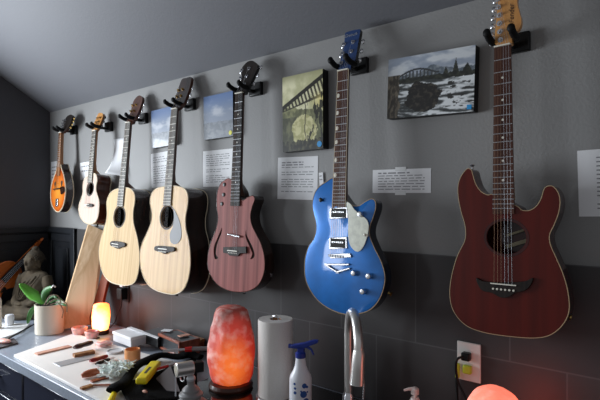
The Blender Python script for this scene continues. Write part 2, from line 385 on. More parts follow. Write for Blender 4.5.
# counter run
YF = -.635
o = MB().box(((XL+XR)/2+.005, (YF-.008)/2, ZT-.02), (XR-XL-.01, -YF-.012, .04)).build('worktop', 'counter', bevel=.003)
tag(o, 'long grey stone worktop running along the tiled wall under the guitars', 'worktop')
cab_edges = [XL+.01, -2.86, -2.28, -1.70, -1.12, -.54, .04, .62, 1.2]
clab = ['charcoal base cabinet at the far left end under the worktop', 'charcoal base cabinet under the plant end of the worktop', 'charcoal base cabinet below the white work board',
        'charcoal base cabinet below the black tool roll', 'charcoal base cabinet below the paper towel roll', 'charcoal base cabinet under the chrome faucet',
        'charcoal base cabinet below the wall outlet', 'charcoal base cabinet at the right end of the worktop']
for i in range(8):
    x0, x1 = cab_edges[i]+.002, cab_edges[i+1]-.002; xc = (x0+x1)/2; w = x1-x0
    t = thing('base_cabinet', clab[i], 'cabinet', (xc, -.3, 0), group='base cabinets under the worktop')
    MB().box((xc, -.3, .485), (w, .59, .77)).box((xc, -.26, .05), (w, .5, .1)).build('cabinet_body', 'cabinet', t)
    dr = MB().box((xc, -.605, .79), (w-.012, .018, .135)).build('drawer', 'cabinet', t, bevel=.006)
    hx = x1-.09 if i % 2 == 1 else x0+.09
    def pull(par, cx, cz, vert):
        b = MB(); d = Vector((0, 0, 1)) if vert else Vector((1, 0, 0)); c = Vector((cx, -.645, cz))
        b.tube([c-d*.055, c+d*.055], .006, 10)
        for s_ in (-.04, .04): b.cyl(c+d*s_, c+d*s_+Vector((0, .034, 0)), .005)
        b.build('handle', 'black', par)
    pull(dr, xc, .79, False)
    dd = MB().box((xc, -.605, .41), (w-.012, .018, .59)).box((xc, -.616, .41), (w-.14, .006, .46)).build('cabinet_door', 'cabinet', t, bevel=.005)
    pull(dd, hx, .62, True)

# ------------------------------------------------------------------ framed prints and pages on the wall
def rect(px, y):
    p = [W(u, v, y) for u, v in px]                   # tl, tr, br, bl
    c = sum(p, Vector())/4; w = ((p[1]-p[0]).length+(p[2]-p[3]).length)/2; h = ((p[0]-p[3]).length+(p[1]-p[2]).length)/2
    d = (p[1]-p[0])+(p[2]-p[3]); a = math.atan2(d.z, d.x); return c, w, h, a
def nz(x, y, s=0, oct=4):
    v = 0; a = .5; f = 1
    for _ in range(oct): v += a*noise.noise(Vector((x*f, y*f, s+f*3.1))); a *= .55; f *= 2
    return v
def mix(a, b, t): t = max(0, min(1, t)); return tuple(x+(y-x)*t for x, y in zip(a, b))
def sm(x, a, b): t = max(0, min(1, (x-a)/(b-a))); return t*t*(3-2*t)
def art_river(s, t):
    c = mix((150, 160, 176), (212, 216, 220), sm(nz(s*3, t*6, 1), -.15, .25))
    ridge = .70+.10*math.exp(-((s-.56)/.12)**2)+.05*nz(s*9, 0, 3)
    if t < ridge: c = mix((92, 102, 112), (150, 156, 160), sm(nz(s*14, t*14, 5), -.2, .3))
    arch = .66+.09*math.sin(max(0, min(1, (s-.14)/.44))*math.pi)
    if .12 < s < .62 and abs(t-arch-.02) < .016: c = (52, 54, 58)
    if .12 < s < .62 and .62 < t < arch and (int(s*46) % 2 == 0 or t < .645): c = (66, 70, 72)
    tree = .64+.05*nz(s*22, 0, 8)+(.22*max(0, 1-abs(s-.80)/.035) if abs(s-.80) < .035 else 0)+(.12*max(0, 1-abs(s-.92)/.05) if abs(s-.92) < .05 else 0)+(.1*max(0, 1-abs(s-.69)/.03) if abs(s-.69) < .03 else 0)
    if t < tree: c = mix((26, 30, 26), (58, 60, 50), sm(nz(s*16, t*16, 2), -.2, .3))
    if t < .56+.05*nz(s*5, 1, 3):
        w = nz(s*5+t*3, t*15, 7); c = mix((58, 62, 62), (226, 230, 232), sm(w+.10+(.12 if s > .5 else 0), -.02, .3))
    rk = ((s-.42)/.24)**2+((t-.30)/.26)**2 + .8*nz(s*7, t*7, 4)
    if rk < .8: c = mix((22, 20, 18), (66, 60, 52), sm(nz(s*20, t*20, 9), -.1, .35))
    if s < .15+.05*nz(t*7, 0, 6) and t < .72: c = mix((52, 46, 38), (116, 106, 90), sm(nz(s*30, t*9, 12), -.2, .3))
    if .06 < t < .5 and .7 < s+.2*nz(t*8, s*4, 2) < .98 and nz(s*10, t*20, 21) > .14: c = (46, 46, 44)
    return c
def art_bridge(s, t):
    c = mix((196, 194, 150), (232, 228, 190), sm(nz(s*3, t*4, 1), -.2, .2)); c = mix(c, (160, 158, 120), sm(t, .85, 1.05))
    hill = .60-.12*s+.05*nz(s*6, 0, 2)
    if t < hill: c = mix((96, 98, 70), (150, 150, 108), sm(nz(s*8, t*8, 3), -.2, .3))
    if t < .45 and s < .5: c = mix((74, 76, 58), (118, 118, 88), sm(nz(s*9, t*9, 8), -.2, .3))
    pool = ((s-.55)/.34)**2+((t-.25)/.24)**2+.5*nz(s*5, t*5, 6)
    if pool < .8: c = mix((176, 172, 118), (216, 210, 160), sm(nz(s*9, t*18, 4), -.2, .2))
    d = t-(.60+.33*s)
    if -.045 < d < .015: c = (40, 38, 30)
    if -.20*(.35+s) < d <= -.045 and (int((s*1.0+t*.5)*22) % 2 == 0 or d < -.17*(.35+s)): c = (58, 54, 42)
    c = mix(c, (232, 214, 130), .8*math.exp(-((s-1.0)/.2)**2-((t-.62)/.1)**2))
    if nz(s*11, t*5, 11) > .10 and s > .62 and t < .72: c = mix((26, 26, 18), c, .15)
    if t < .13+.1*nz(s*8, 0, 13): c = mix((34, 34, 26), (84, 82, 60), sm(nz(s*14, t*14, 5), -.1, .3))
    if abs(s-.58-.05*nz(t*5, 0, 3)) < .010 and t < .6: c = (50, 44, 34)
    return c
def art_cloud(seed):
    def f(s, t):
        c = mix((128, 138, 156), (98, 122, 164), sm(t, .5, 1.0))
        cl = .75*sm(nz(s*2.4+seed, t*5, seed)+.5*math.exp(-((t-.60)/.12)**2), .1, .65)
        c = mix(c, (196, 198, 204), cl)
        if t < .38+.04*nz(s*5, 0, seed): c = mix((104, 110, 120), (126, 132, 140), sm(nz(s*9, t*12, seed), -.2, .2))
        return c
    return f
def canvas(px, y, depth, art, label, sticker=None, nx=110, nzz=110, mark=False):
    c, w, h, a = rect(px, y)
    R = Matrix.Rotation(-a, 3, 'Y')
    t = thing('canvas_print', label, 'picture', (c.x, 0, c.z), R, group='photo canvases on the wall')
    MB().box((0, (y)/2-.001, 0), (w, -y-.004, h)).build('canvas_edge', 'canvas_edge', t, local=True)
    bm = bmesh.new(); g = [[bm.verts.new((-w/2+w*i/nx, y-.0035, -h/2+h*j/nzz)) for i in range(nx+1)] for j in range(nzz+1)]
    for j in range(nzz):
        for i in range(nx): bm.faces.new((g[j][i], g[j][i+1], g[j+1][i+1], g[j+1][i]))
    b = MB(); b.bm.free(); b.bm = bm
    o = b.build('printed_picture', 'print', t, local=True, smooth=False)
    ca = o.data.color_attributes.new('Col', 'FLOAT_COLOR', 'POINT')
    for k, v in enumerate(o.data.vertices):
        ca.data[k].color = (*lin(art(v.co.x/w+.5, v.co.z/h+.5)), 1)
    if sticker:
        sx, sz, m_, kind, r = sticker
        s_ = MB()
        if kind == 'round': s_.cyl((sx*w, y-.004, sz*h), (sx*w, y-.0055, sz*h), r, n=24)
        else: s_.box((sx*w, y-.005, sz*h), (r*2, .0015, r*2))
        s_.build('price_sticker', m_, t, local=True)
    return t
canvas([(387, 60.6), (473.5, 45.6), (476.5, 111), (389.6, 118.8)], -.035, .035, art_river, 'wide canvas photo of river rapids, on the wall right of the blue guitar', (.455, -.43, 'clearblue', 'square', .007), 150, 100)
canvas([(282.5, 78.7), (322.8, 68.5), (324, 149), (283.9, 151.8)], -.035, .035, art_bridge, 'tall yellow-green canvas photo of a bridge over a gorge, left of the blue guitar neck', (.42, -.44, 'clearblue', 'round', .011), 100, 160)
canvas([(203.8, 97.3), (233.5, 91.0), (233.5, 135.8), (204.8, 140.3)], -.025, .03, art_cloud(4.3), 'small blue-grey cloud photo with a yellow dot sticker, beside the pink-brown guitar neck', (.42, -.42, 'clearyellow', 'round', .010), 90, 90)
canvas([(151.7, 111.3), (173.5, 105.8), (173.5, 144.8), (152.4, 148.4)], -.025, .03, art_cloud(9.1), 'small blue sky photo behind the neck of the guitar with a grey pickguard', None, 90, 90)

def page(px, label, rows, y=-.0006, margin=(.1, .1), tapes=(), title=0, cat='paper', w0=None, seed=1, indent=0):
    c, w, h, a = rect(px, y)
    print('PAGE', round(w, 3), round(h, 3), label)
    if w0: c = c+Vector((math.cos(a), 0, math.sin(a)))*(w0-w)/2; w = w0
    t = thing('paper_page', label, cat, (c.x, y, c.z), Matrix.Rotation(-a, 3, 'Y'), group='printed pages taped to the wall')
    MB().box((0, 0, 0), (w, .001, h)).build('sheet', 'paper', t, local=True)
    rnd = random.Random(seed); b = MB(); pitch = h*(1-2*margin[1])/rows
    for r_ in range(rows):
        z = h/2-h*margin[1]-pitch*(r_+.5)
        if rnd.random() < .12 and r_ > 1: continue
        x = -w/2+w*margin[0]; end = w/2-w*margin[0]*(1 if rnd.random() > .2 else 3.5)
        if r_ < title: end = w*.15
        while x < end:
            ww = rnd.uniform(.012, .034)*min(1, w/.2+.3); ww = min(ww, end-x)
            if ww > .004: b.box((x+ww/2, -.0007, z), (ww, .0004, pitch*(.5 if r_ < title else .30)))
            x += ww+.006
    b.build('page_text', 'ink', t, local=True, smooth=False)
    for tx, tz, tw, th in tapes: MB().box((tx*w, -.001, tz*h), (tw, .0006, th)).build('tape_strip', 'tape', t, local=True)
    return t
page([(372.7, 170.4), (430.8, 167.7), (431.2, 193.3), (372.7, 192.6)], 'wide short typed card taped at top and bottom, below the river rapids photo', 7, tapes=[(.0, .5, .04, .014), (0, -.5, .04, .014)], title=1, seed=2)
page([(279.3, 158.5), (318.8, 155), (316.6, 201), (276.4, 198)], 'typed page under the bridge photo, left of the blue guitar', 14, title=2, seed=3)
page([(319.5, 173), (323.6, 172), (323.2, 190), (319.4, 190)], 'narrow pale slip of paper peeking out beside the blue guitar shoulder', 4, y=-.0045, seed=5)
page([(203.8, 151.3), (234, 148.4), (232, 186), (202.7, 187)], 'typed page under the small cloud photo with the yellow dot', 14, seed=6)
page([(151.7, 154), (172, 150.2), (172, 186), (151.0, 188)], 'typed page under the small blue sky photo, half behind a guitar neck', 12, seed=7)
page([(80.2, 163), (96, 160.5), (96, 178.5), (80.2, 180)], 'short blank-looking card between the mandolin and the smallest pale guitar', 3, seed=8)
page([(51.2, 161.5), (60, 161), (60, 200), (51.2, 201)], 'page on the wall by the left corner, mostly behind the mandolin', 9, seed=9)
page([(576.7, 151), (606, 148.5), (609, 216.5), (579.6, 216.5)], 'pale typed sheet at the right edge of the view, right of the dark red guitar', 13, title=0, seed=10, margin=(.2, .09), w0=.216)
# curling sheet
cs = MB(); p = [W(113.6, 139.5, -.003), W(127, 137.5, -.003), W(124, 176, -.02), W(104.5, 173, -.09)]
rows = []
for j in range(13):
    s_ = j/12
    l = p[0].lerp(p[3], s_); r_ = p[1].lerp(p[2], s_)
    l.y = -.003-.085*s_**2.2; r_.y = -.003-.03*s_**2
    rows.append([l.lerp(r_, i/8)+Vector((0, -.004*math.sin(i/8*math.pi), 0)) for i in range(9)])
vs = [[cs.bm.verts.new(q) for q in r_] for r_ in rows]
for j in range(12):
    for i in range(8): cs._f([vs[j][i], vs[j][i+1], vs[j+1][i+1], vs[j+1][i]])
o = cs.build('paper_page', 'paper'); so = o.modifiers.new('thick', 'SOLIDIFY'); so.thickness = .001
tag(o, 'blank sheet curling off the wall between the two left pale guitars', 'paper', 'printed pages taped to the wall')

# ------------------------------------------------------------------ guitars
def text_mesh(body, size, m_, parent, mtx, name='logo'):
    cu = bpy.data.curves.new(name, 'FONT'); cu.body = body; cu.size = size; cu.extrude = .0003; cu.shear = .3; cu.align_x = 'CENTER'; cu.align_y = 'CENTER'
    to = bpy.data.objects.new('tmp', cu); COL.objects.link(to); bpy.context.view_layer.update()
    me = bpy.data.meshes.new_from_object(to.evaluated_get(bpy.context.evaluated_depsgraph_get())); bpy.data.objects.remove(to)
    me.transform(mtx); me.materials.clear(); me.materials.append(M[m_])
    o = bpy.data.objects.new(name, me); COL.objects.link(o); o.parent = parent; WM[o.name] = WM[parent.name]; return o

class Guitar:
    def __init__(g, name, label, cat, nut, sad, yn, ys, group='guitars hanging on the wall'):
        g.N = W(*nut, yn); g.S = W(*sad, ys)
        z = (g.N-g.S); g.len = z.length; z.normalize()
        x = (Vector((1, 0, 0))-z*z.x).normalized(); y = z.cross(x)
        g.R = Matrix((x, y, z)).transposed()
        g.t = thing(name, label, cat, g.S, g.R, group)
        g.inv = WM[g.t.name].inverted()
        print(name, 'scale', round(g.len, 3), 'x', round(g.S.x, 3))
    def L(g, u, v, off=0):        # photo point -> the guitar's own face plane (x, z), plane moved off metres out
        r = g.inv.to_3x3() @ ray(u, v); c = g.inv @ CAM
        k = (-off-c.y)/r.y; p = c+r*k; return (p.x, p.z)
    def body(g, crop, pts, depth, mfront, mside, holes=(), bind='cream', back_bind=False, bevel=.004, br=.0022, mback=None, n=5, dome=0):
        ou, ov, sc = crop
        loop = spline([g.L(ou+a/sc, ov+b/sc) for a, b in pts], n)
        g.loop = loop
        xs = [p[0] for p in loop]; zs = [p[1] for p in loop]
        print('   body w %.3f h %.3f  x %.3f..%.3f z %.3f..%.3f' % (max(xs)-min(xs), max(zs)-min(zs), min(xs), max(xs), min(zs), max(zs)))
        o = MB().prism(loop, 0, depth, holes, 1, 1).build('body', [mfront, mside], g.t, local=True, bevel=0 if holes else bevel, bseg=3)
        if dome:
            cx, cz = (max(xs)+min(xs))/2, sum(zs)/len(zs)
            MB().rings([[Vector((cx+(x-cx)*k_, -dome*(1-((k_-.30)/.68)**2)-.0006 if k_ > .3 else -dome-.0006, cz+(z-cz)*k_)) for x, z in loop] for k_ in (.98, .95, .9, .82, .7, .55, .4, .3)]).build('arched_top', mfront, g.t, local=True, ang=80)
        if bind: MB().tube([(x, .0005, z) for x, z in loop], br, 6, close=True).build('binding', bind, g.t, local=True)
        if back_bind: MB().tube([(x, depth-.0015, z) for x, z in loop], br, 6, close=True).build('back_binding', bind or 'cream', g.t, local=True)
        g.bodyo = o; g.depth = depth; return o
    def soundhole(g, c, rx, rz, depth, ring='rose', rw=.006):
        # rosette ring and the dark inside of the box behind the opening
        pts = 40
        rb = MB(); lo = [[], [], []]
        R0 = [Vector((c[0]+math.cos(k*2*math.pi/pts)*(rx+.001), -.0006, c[1]+math.sin(k*2*math.pi/pts)*(rz+.001))) for k in range(pts)]
        R1 = [Vector((c[0]+math.cos(k*2*math.pi/pts)*(rx+rw), -.0006, c[1]+math.sin(k*2*math.pi/pts)*(rz+rw))) for k in range(pts)]
        R2 = [p+Vector((0, .0012, 0)) for p in R1]; R3 = [p+Vector((0, .0012, 0)) for p in R0]
        rb.rings([R0, R1, R2, R3], close=True); 
        rb.build('rosette', ring, g.t, local=True)
    def neck(g, w0, w1, zend, mneck, mfb, heel_z, nfrets=20, inlay='bone', inlays=(3, 5, 7, 9, 12, 15), fret='steel', bindc=None, strings=6, scale=None, sy=-.011, double=False, heeld=.06, skew=0, inx='dot', fby=-.006, inwide=.004):
        Ln = g.len; S = scale or Ln; g.w0 = w0
        def wd(z): return w0+(w1-w0)*(Ln-z)/(Ln-zend)
        # neck shaft
        rings = []
        for z, d in ((Ln-.0, .018), (Ln-.1, .019), (heel_z+.07, .022), (heel_z+.03, .03), (heel_z, heeld)):
            w = wd(z); ring = [Vector((math.cos(math.pi*k/8)*w/2, math.sin(math.pi*k/8)*d, z)) for k in range(9)]
            rings.append([Vector((w/2, -.001, z))]+ring+[Vector((-w/2, -.001, z))])
        MB().rings(rings).build('neck', mneck, g.t, local=True)
        fb = MB(); y0, y1 = fby, .0005
        fb.rings([[Vector((-w1/2, y0, zend)), Vector((w1/2, y0, zend)), Vector((w1/2, y1, zend)), Vector((-w1/2, y1, zend))],
                  [Vector((-w0/2, y0, Ln)), Vector((w0/2, y0, Ln)), Vector((w0/2, y1, Ln)), Vector((-w0/2, y1, Ln))]])
        fbo = fb.build('fretboard', mfb, g.t, local=True)
        if bindc:
            for sx in (-1, 1): MB().tube([(sx*w1/2, y0+.0005, zend), (sx*w0/2, y0+.0005, Ln)], .0013, 6).build('neck_binding', bindc, fbo, local=True)
        fz = [Ln-S*(1-2**(-k/12)) for k in range(nfrets+2)]
        for k in range(1, nfrets+1):
            if fz[k] < zend+.003: break
            MB().tube([(-wd(fz[k])/2, y0-.0004, fz[k]), (wd(fz[k])/2, y0-.0004, fz[k])], .0012, 6).build('fret', fret, fbo, local=True)
        for k in inlays:
            zz = (fz[k]+fz[k-1])/2
            if zz < zend: break
            if inx == 'dot': MB().cyl((0, y0-.0004, zz), (0, y0+.001, zz), inwide, n=14).build('inlay', inlay, fbo, local=True)
            elif inx == 'thumb': MB().ell((-wd(zz)*.36, y0, zz), (.006, .0005, .008), n=12, m=6).build('inlay', inlay, fbo, local=True)
            else: MB().box((0, y0, zz), (wd(zz)*.7, .001, (fz[k-1]-fz[k])*.55)).build('inlay', inlay, fbo, local=True)
        MB().box((0, y0+.0005, Ln+.002), (w0, .011, .004)).build('nut', 'bone', g.t, local=True, bevel=.0006)
        n = strings; sp0 = w0*.8; sp1 = sp0*1.35
        g.sp0 = sp0; g.nstr = n; g.sy = sy
        for k in range(n):
            f_ = k/(n-1)-.5
            ofs = [0] if not double else [-.0011, .0011]
            for o_ in ofs:
                MB().tube([(f_*sp1+o_, sy, .0), (f_*sp0+o_, y0-.0035, Ln+.002)], .00022 if k > 2 else .0004, 5).build('string', 'steel' if k > 2 else 'bronze', g.t, local=True)
    def head(g, crop, pts, tilt, mface, mside=None, thick=.015, pegs=(), n=4, button='chrome', post='chrome', smooth=True, inline=False, logo=None, face_off=.0):
        # headstock tilted back about the nut
        ou, ov, sc = crop; Ln = g.len
        ca, sa = math.cos(tilt), math.sin(tilt)
        # plane through (0,0,Ln) with direction (0, sa, ca) and x
        o_ = Vector((0, face_off, Ln)); zd = Vector((0, sa, ca)); nd = Vector((0, -ca, sa))
        def H(u, v):
            r = g.inv.to_3x3() @ ray(u, v); c = g.inv @ CAM
            k = (o_-c).dot(nd)/r.dot(nd); p = c+r*k-o_; return (p.x, p.dot(zd))
        T = lambda x, y, z: o_ + Vector((x, 0, 0)) - nd*y + zd*z
        poly = [H(ou+a/sc, ov+b/sc) for a, b in pts]
        loop = spline(poly, n) if smooth else poly
        print('   head w %.3f h %.3f' % (max(p[0] for p in loop)-min(p[0] for p in loop), max(p[1] for p in loop)))
        h = MB().prism(loop, 0, thick, (), 1, 1, to=T).build('headstock', [mface, mside or mface], g.t, local=True)
        zt = max(p[1] for p in loop); g.T = T; g.ho = h
        i = 0
        for (px, pz, side) in pegs:       # px,pz as metres on the head face, side -1/1
            e = MB()
            pg = e.cyl(T(px, .001, pz), T(px, -.009, pz), .0045, .0035, 12).cyl(T(px, .0005, pz), T(px, -.0018, pz), .0075, n=14).build('tuning_post', post, h, local=True)
            # find head edge at this height
            xs = []
            for k in range(len(loop)):
                a, b = loop[k-1], loop[k]
                if (a[1]-pz)*(b[1]-pz) <= 0 and a[1] != b[1]: xs.append(a[0]+(b[0]-a[0])*(pz-a[1])/(b[1]-a[1]))
            ex = (max(xs) if side > 0 else min(xs)) if xs else px+side*.02
            b = MB().cyl(T(ex-side*.004, thick*.65, pz), T(ex+side*.007, thick*.65, pz), .0028, n=8)
            b.ell(T(ex+side*.012, thick*.65, pz), (.0075, .004, .0085), n=12, m=8)
            b.build('tuning_button', button, h, local=True)
            # string run from nut to post
            k = i % max(1, g.nstr); i += 1
            f_ = k/(g.nstr-1)-.5 if len(pegs) == g.nstr else (k+.5)/g.nstr-.5
            MB().tube([Vector((f_*g.sp0, g.sy+.0015, Ln+.002)), T(px-side*.004, -.004, pz)], .0003, 5).build('string', 'steel', g.t, local=True)
        return h
    def hook(g, label, dz=.022, big=1.0):
        yw = g.w0/2+.0100
        # wall hanger: plate, arm, padded U-shaped yoke cradling the neck below the head
        c = g.N + g.R @ Vector((0, .0, dz))
        t = thing('guitar_hanger', label, 'hanger', (c.x, 0, c.z-.02), group='black wall hangers')
        MB().box((c.x+.010, -.009, c.z+.010), (.072*big, .018, .056*big)).build('wall_plate', 'black', t, bevel=.004)
        yk = c.y+.034
        MB().cyl((c.x+.004, -.015, c.z), (c.x, yk, c.z), .008, n=14).build('arm', 'black', t)
        w = yw
        pts = spline([(c.x-w, c.y-.035, c.z+.012), (c.x-w, c.y-.012, c.z+.002), (c.x-w, c.y+.018, c.z), (c.x-w*.6, yk, c.z), (c.x, yk+.002, c.z), (c.x+w*.6, yk, c.z), (c.x+w, c.y+.018, c.z), (c.x+w, c.y-.012, c.z+.002), (c.x+w, c.y-.035, c.z+.012)], 4, False)
        n_ = len(pts)
        rr = [.0098 if (i < 9 or i > n_-10) else .006 for i in range(n_)]
        MB().tube(pts, rr, 10).build('yoke', 'rubber', t)
        for sx in (-1, 1): MB().ell((c.x+sx*w, c.y-.037, c.z+.013), (.0108, .008, .012), n=12, m=8).build('yoke_tip', 'rubber', t)
    def flat(g, name, m_, crop, pts, y0, y1, smooth=0, parent=None, bevel=0):
        ou, ov, sc = crop
        lp = [g.L(ou+a/sc, ov+b/sc, off=-y0) for a, b in pts]
        if smooth: lp = spline(lp, smooth)
        return MB().prism(lp, y0, y1).build(name, m_, parent or g.t, local=True, bevel=bevel)
    def pegs33(g, w, z0, dz, n=3, tap=0):
        r = []
        for k in range(n): r.append((-w-tap*k, z0+dz*k, -1))
        for k in range(n)[::-1]: r.append((w+tap*k, z0+dz*k, 1))
        return r
def circ(c, rx, rz=None, n=40): rz = rz or rx; return [(c[0]+math.cos(2*math.pi*k/n)*rx, c[1]+math.sin(2*math.pi*k/n)*rz) for k in range(n)]

# 1 --- dark red strat-shaped acoustic, nearest
g = Guitar('acoustic_electric_guitar', 'dark red double-cutaway guitar with an oval soundhole, furthest right on the wall', 'guitar', (503, 46.8), (504.2, 284), -.105, -.125)
K = (440, 150, 2)
hc = g.L(506, 237.5)
g.body(K, [(108, 90), (95.5, 90), (82, 83), (72, 69.5), (66, 51.5), (63, 41), (57, 37), (50, 41.6), (40.6, 56), (36, 74), (37, 96.5), (42.4, 123.5), (49, 146), (51.5, 164), (49, 183), (33.6, 215), (22, 259), (20, 295), (28.4, 324.4), (52, 350.7), (89, 365), (141, 373), (188, 376), (220, 370), (245, 350), (258, 322), (256, 285), (246, 248), (231, 213), (221, 190), (219, 170), (228, 150), (237, 126), (240, 103), (236, 85), (226, 73), (215, 72.6), (208, 79), (202, 98), (192, 113), (178.7, 121), (163, 120), (153, 112)],
       .062, 'redmat', 'reddark', holes=[circ(hc, .0515, .045)], bind='tanbind', br=.0012)
g.soundhole(hc, .0515, .045, .06, 'reddark', .007)
g.neck(.043, .056, g.L(503, 214)[1], 'maple', 'rosefb', g.L(503, 200)[1], 20, heeld=.04, inwide=.0032)
KH = (480, 0, 6.667)
pg = [(-.012-.0015*k+.004, .022+k*.0235, -1) for k in range(6)]
g.head(KH, [(107, 300), (100, 262), (98, 225), (106, 160), (112, 90), (122, 10), (132, -90), (150, -150), (195, -180), (240, -165), (258, -120), (262, -70), (250, -30), (248, 20), (262, 80), (274, 125), (273, 165), (255, 200), (225, 225), (212, 262), (206, 298)], 0.03, 'maple', 'maple', .014, pg, n=3, face_off=.004)
x_, z_ = .029, .092
mt = Matrix.Translation(g.T(.021, -.0006, .088)) @ (Matrix(((0, -1, 0), (0, 0, -1), (1, 0, 0))).to_4x4())
text_mesh('Fender', .019, 'logo', g.ho, mt)
# moustache bridge
b = g.flat('bridge', 'ebony', K, [(72, 256), (84, 262), (100, 264), (128, 265), (156, 264), (172, 262), (186, 256), (180, 272), (168, 282), (150, 286), (140, 293), (128, 296), (116, 293), (104, 286), (86, 282), (77, 272)], -.008, 0, 3, bevel=.001)
MB().box((0, -.0095, 0), (.066, .004, .003)).build('saddle', 'bone', b, local=True)
for k in range(6): MB().cyl(((k-2.5)*.0105, -.008, -.014), ((k-2.5)*.0105, -.0105, -.014), .0028, n=10).build('bridge_pin', 'bone', b, local=True)
for (u, v) in ((468.5, 167.5),): x, z = g.L(u, v); MB().lathe([(.004, 0), (.003, .006), (.0075, .010), (.006, .013)], (x, .03, z-.002), 14, (0, 0, 1)).build('strap_button', 'chrome', g.t, local=True)
x, z = g.L(568, 319); MB().lathe([(.004, 0), (.003, .006), (.0075, .010), (.006, .013)], (x-.008, .02, z+.004), 14, (.9, 0, -.3)).build('strap_button', 'gold', g.t, local=True)
# a paper label deep inside, seen through the soundhole
MB().box((hc[0]+.018, .05, hc[1]-.016), (.07, .002, .010), Matrix.Rotation(-.35, 3, 'Y')).box((hc[0]+.010, .05, hc[1]+.012), (.05, .002, .006), Matrix.Rotation(-.35, 3, 'Y')).build('inside_brace', 'brace', g.t, local=True)
g.hook('black padded wall hanger holding the dark red guitar')

# 2 --- blue electric
g = Guitar('electric_guitar', 'glossy metallic blue single-cutaway electric guitar with chrome pickups, in the middle of the wall', 'guitar', (344, 71), (338, 256), -.092, -.13)
K = (290, 170, 2.667)
g.body(K, [(119, 34), (113, 21), (97, 31), (78, 44), (66, 61), (59.5, 88), (62, 112), (69, 140), (69, 163), (62, 186), (48, 208), (39, 245), (42, 293), (64, 336), (96, 365), (138, 383), (176, 384), (213, 373), (240, 341), (253, 293), (245, 250), (225, 208), (212.3, 175), (213, 150), (220, 130), (228, 103), (227, 84), (218, 77), (202, 84), (185, 95), (167, 95), (152, 84)],
       .045, 'blue', 'blueback', bind='tanbind', br=.0014, dome=.006)
g.neck(.044, .054, g.L(339, 208)[1], 'neckdark', 'rosefb', g.L(340, 200)[1], 22, inx='thumb', bindc='cream', heeld=.03)
KH = (330, 25, 6.667)
g.head(KH, [(60, 300), (66, 255), (80, 195), (95, 125), (100, 60), (112, 48), (150, 36), (196, 28), (202, 36), (196, 75), (186, 130), (176, 195), (165, 240), (140, 270), (134, 300)], .22, 'bluehead', 'blackgloss', .015, g.pegs33(.017, .035, .036, tap=.001), n=3)
mt = Matrix.Translation(g.T(.003, -.0006, .138)) @ Matrix(((1, 0, 0), (0, 0, -1), (0, 1, 0))).to_4x4()
text_mesh('Gretsch', .016, 'silverlogo', g.ho, mt)
g.flat('pickguard', 'pearl', K, [(150, 88), (160, 90), (172, 106), (188, 120), (202, 130), (209, 145), (208, 165), (203, 185), (196, 203), (184, 217), (172, 215), (160, 200), (155, 175), (155, 130)], -.010, -.0065, 3)
for nm, z0 in (('a', [(106, 102), (152, 98), (155, 128), (106, 131)]), ('b', [(104, 181), (151, 178), (152, 209), (104, 212)])):
    b = g.flat('pickup', 'chrome', K, z0, -.011, 0, bevel=.0015)
    xs = [g.L(K[0]+a/K[2], K[1]+c/K[2], .011) for a, c in z0]; cx = sum(p[0] for p in xs)/4; cz = sum(p[1] for p in xs)/4; w_ = xs[1][0]-xs[0][0]
    MB().box((cx, -.0115, cz), (w_*.84, .0016, .030)).build('pickup_cover', 'black', b, local=True)
    for k in range(6): MB().cyl((cx+(k-2.5)*w_*.115, -.0115, cz+.003), (cx+(k-2.5)*w_*.115, -.0135, cz+.003), .0030, n=8).build('pole_piece', 'chrome', b, local=True)
b = g.flat('bridge', 'chrome', K, [(106, 224), (160, 222), (163, 233), (108, 236)], -.012, -.003, bevel=.001)
for k in range(6): MB().box(((k-2.5)*.0105, -.0135, 0), (.006, .004, .009)).build('saddle', 'steel', b, local=True)
tb = MB()
q = [g.L(K[0]+a/K[2], K[1]+c/K[2], .012) for a, c in ((93, 252), (126, 272), (160, 262), (158, 252), (99, 248))]
for a, c in ((0, 1), (1, 2), (0, 3)): tb.bar((q[a][0], -.012, q[a][1]), (q[c][0], -.012, q[c][1]), .006, .006, Vector((0, -1, 0)))
q2 = g.L(K[0]+126/K[2], K[1]+272/K[2], .0)
tb.box((q[1][0], -.006, q[1][1]), (.012, .012, .01)); tb.bar((q[0][0], -.006, q[0][1]), (q[0][0]+.001, 0, q[0][1]), .008, .008, UP)
tb.build('tailpiece', 'chrome', g.t, local=True, bevel=.001)
for (a, c, r_) in ((190, 118, .0095), (173, 275, .0095), (213, 283, .0095), (197, 324, .0095)):
    x, z = g.L(K[0]+a/K[2], K[1]+c/K[2], .008)
    kb = MB().lathe([(r_, 0), (r_, .012), (r_*.85, .016), (r_*.5, .0165)], (x, -.0055, z), 22, (0, -1, 0)).build('control_knob', 'chrome', g.t, local=True)
x, z = g.L(K[0]+203/K[2], K[1]+174/K[2], .01)
MB().cyl((x, -.004, z), (x, -.010, z), .006, n=14).cyl((x, -.008, z), (x+.003, -.022, z+.002), .0018, .003, 10).ell((x+.003, -.023, z+.002), (.0042, .0042, .0042), n=10, m=8).build('selector_switch', 'bone', g.t, local=True)
x, z = g.L(K[0]+86/K[2], K[1]+80/K[2], .0); MB().lathe([(.006, 0), (.004, .006), (.008, .01), (.004, .012)], (x, 0, z), 14, (0, -1, 0)).build('strap_button', 'black', g.t, local=True)
x, z = g.L(K[0]+258/K[2], K[1]+330/K[2], .0); MB().lathe([(.005, 0), (.004, .006), (.008, .01), (.004, .012)], (x-.006, .022, z), 14, (1, 0, -.3)).build('strap_button', 'gold', g.t, local=True)
x, z = g.L(K[0]+150/K[2], K[1]+388/K[2], .0); MB().lathe([(.005, 0), (.004, .006), (.008, .01), (.004, .012)], (x-.04, .022, z+.008), 14, (0, 0, -1)).build('strap_button', 'gold', g.t, local=True)
g.hook('black padded wall hanger holding the blue guitar')

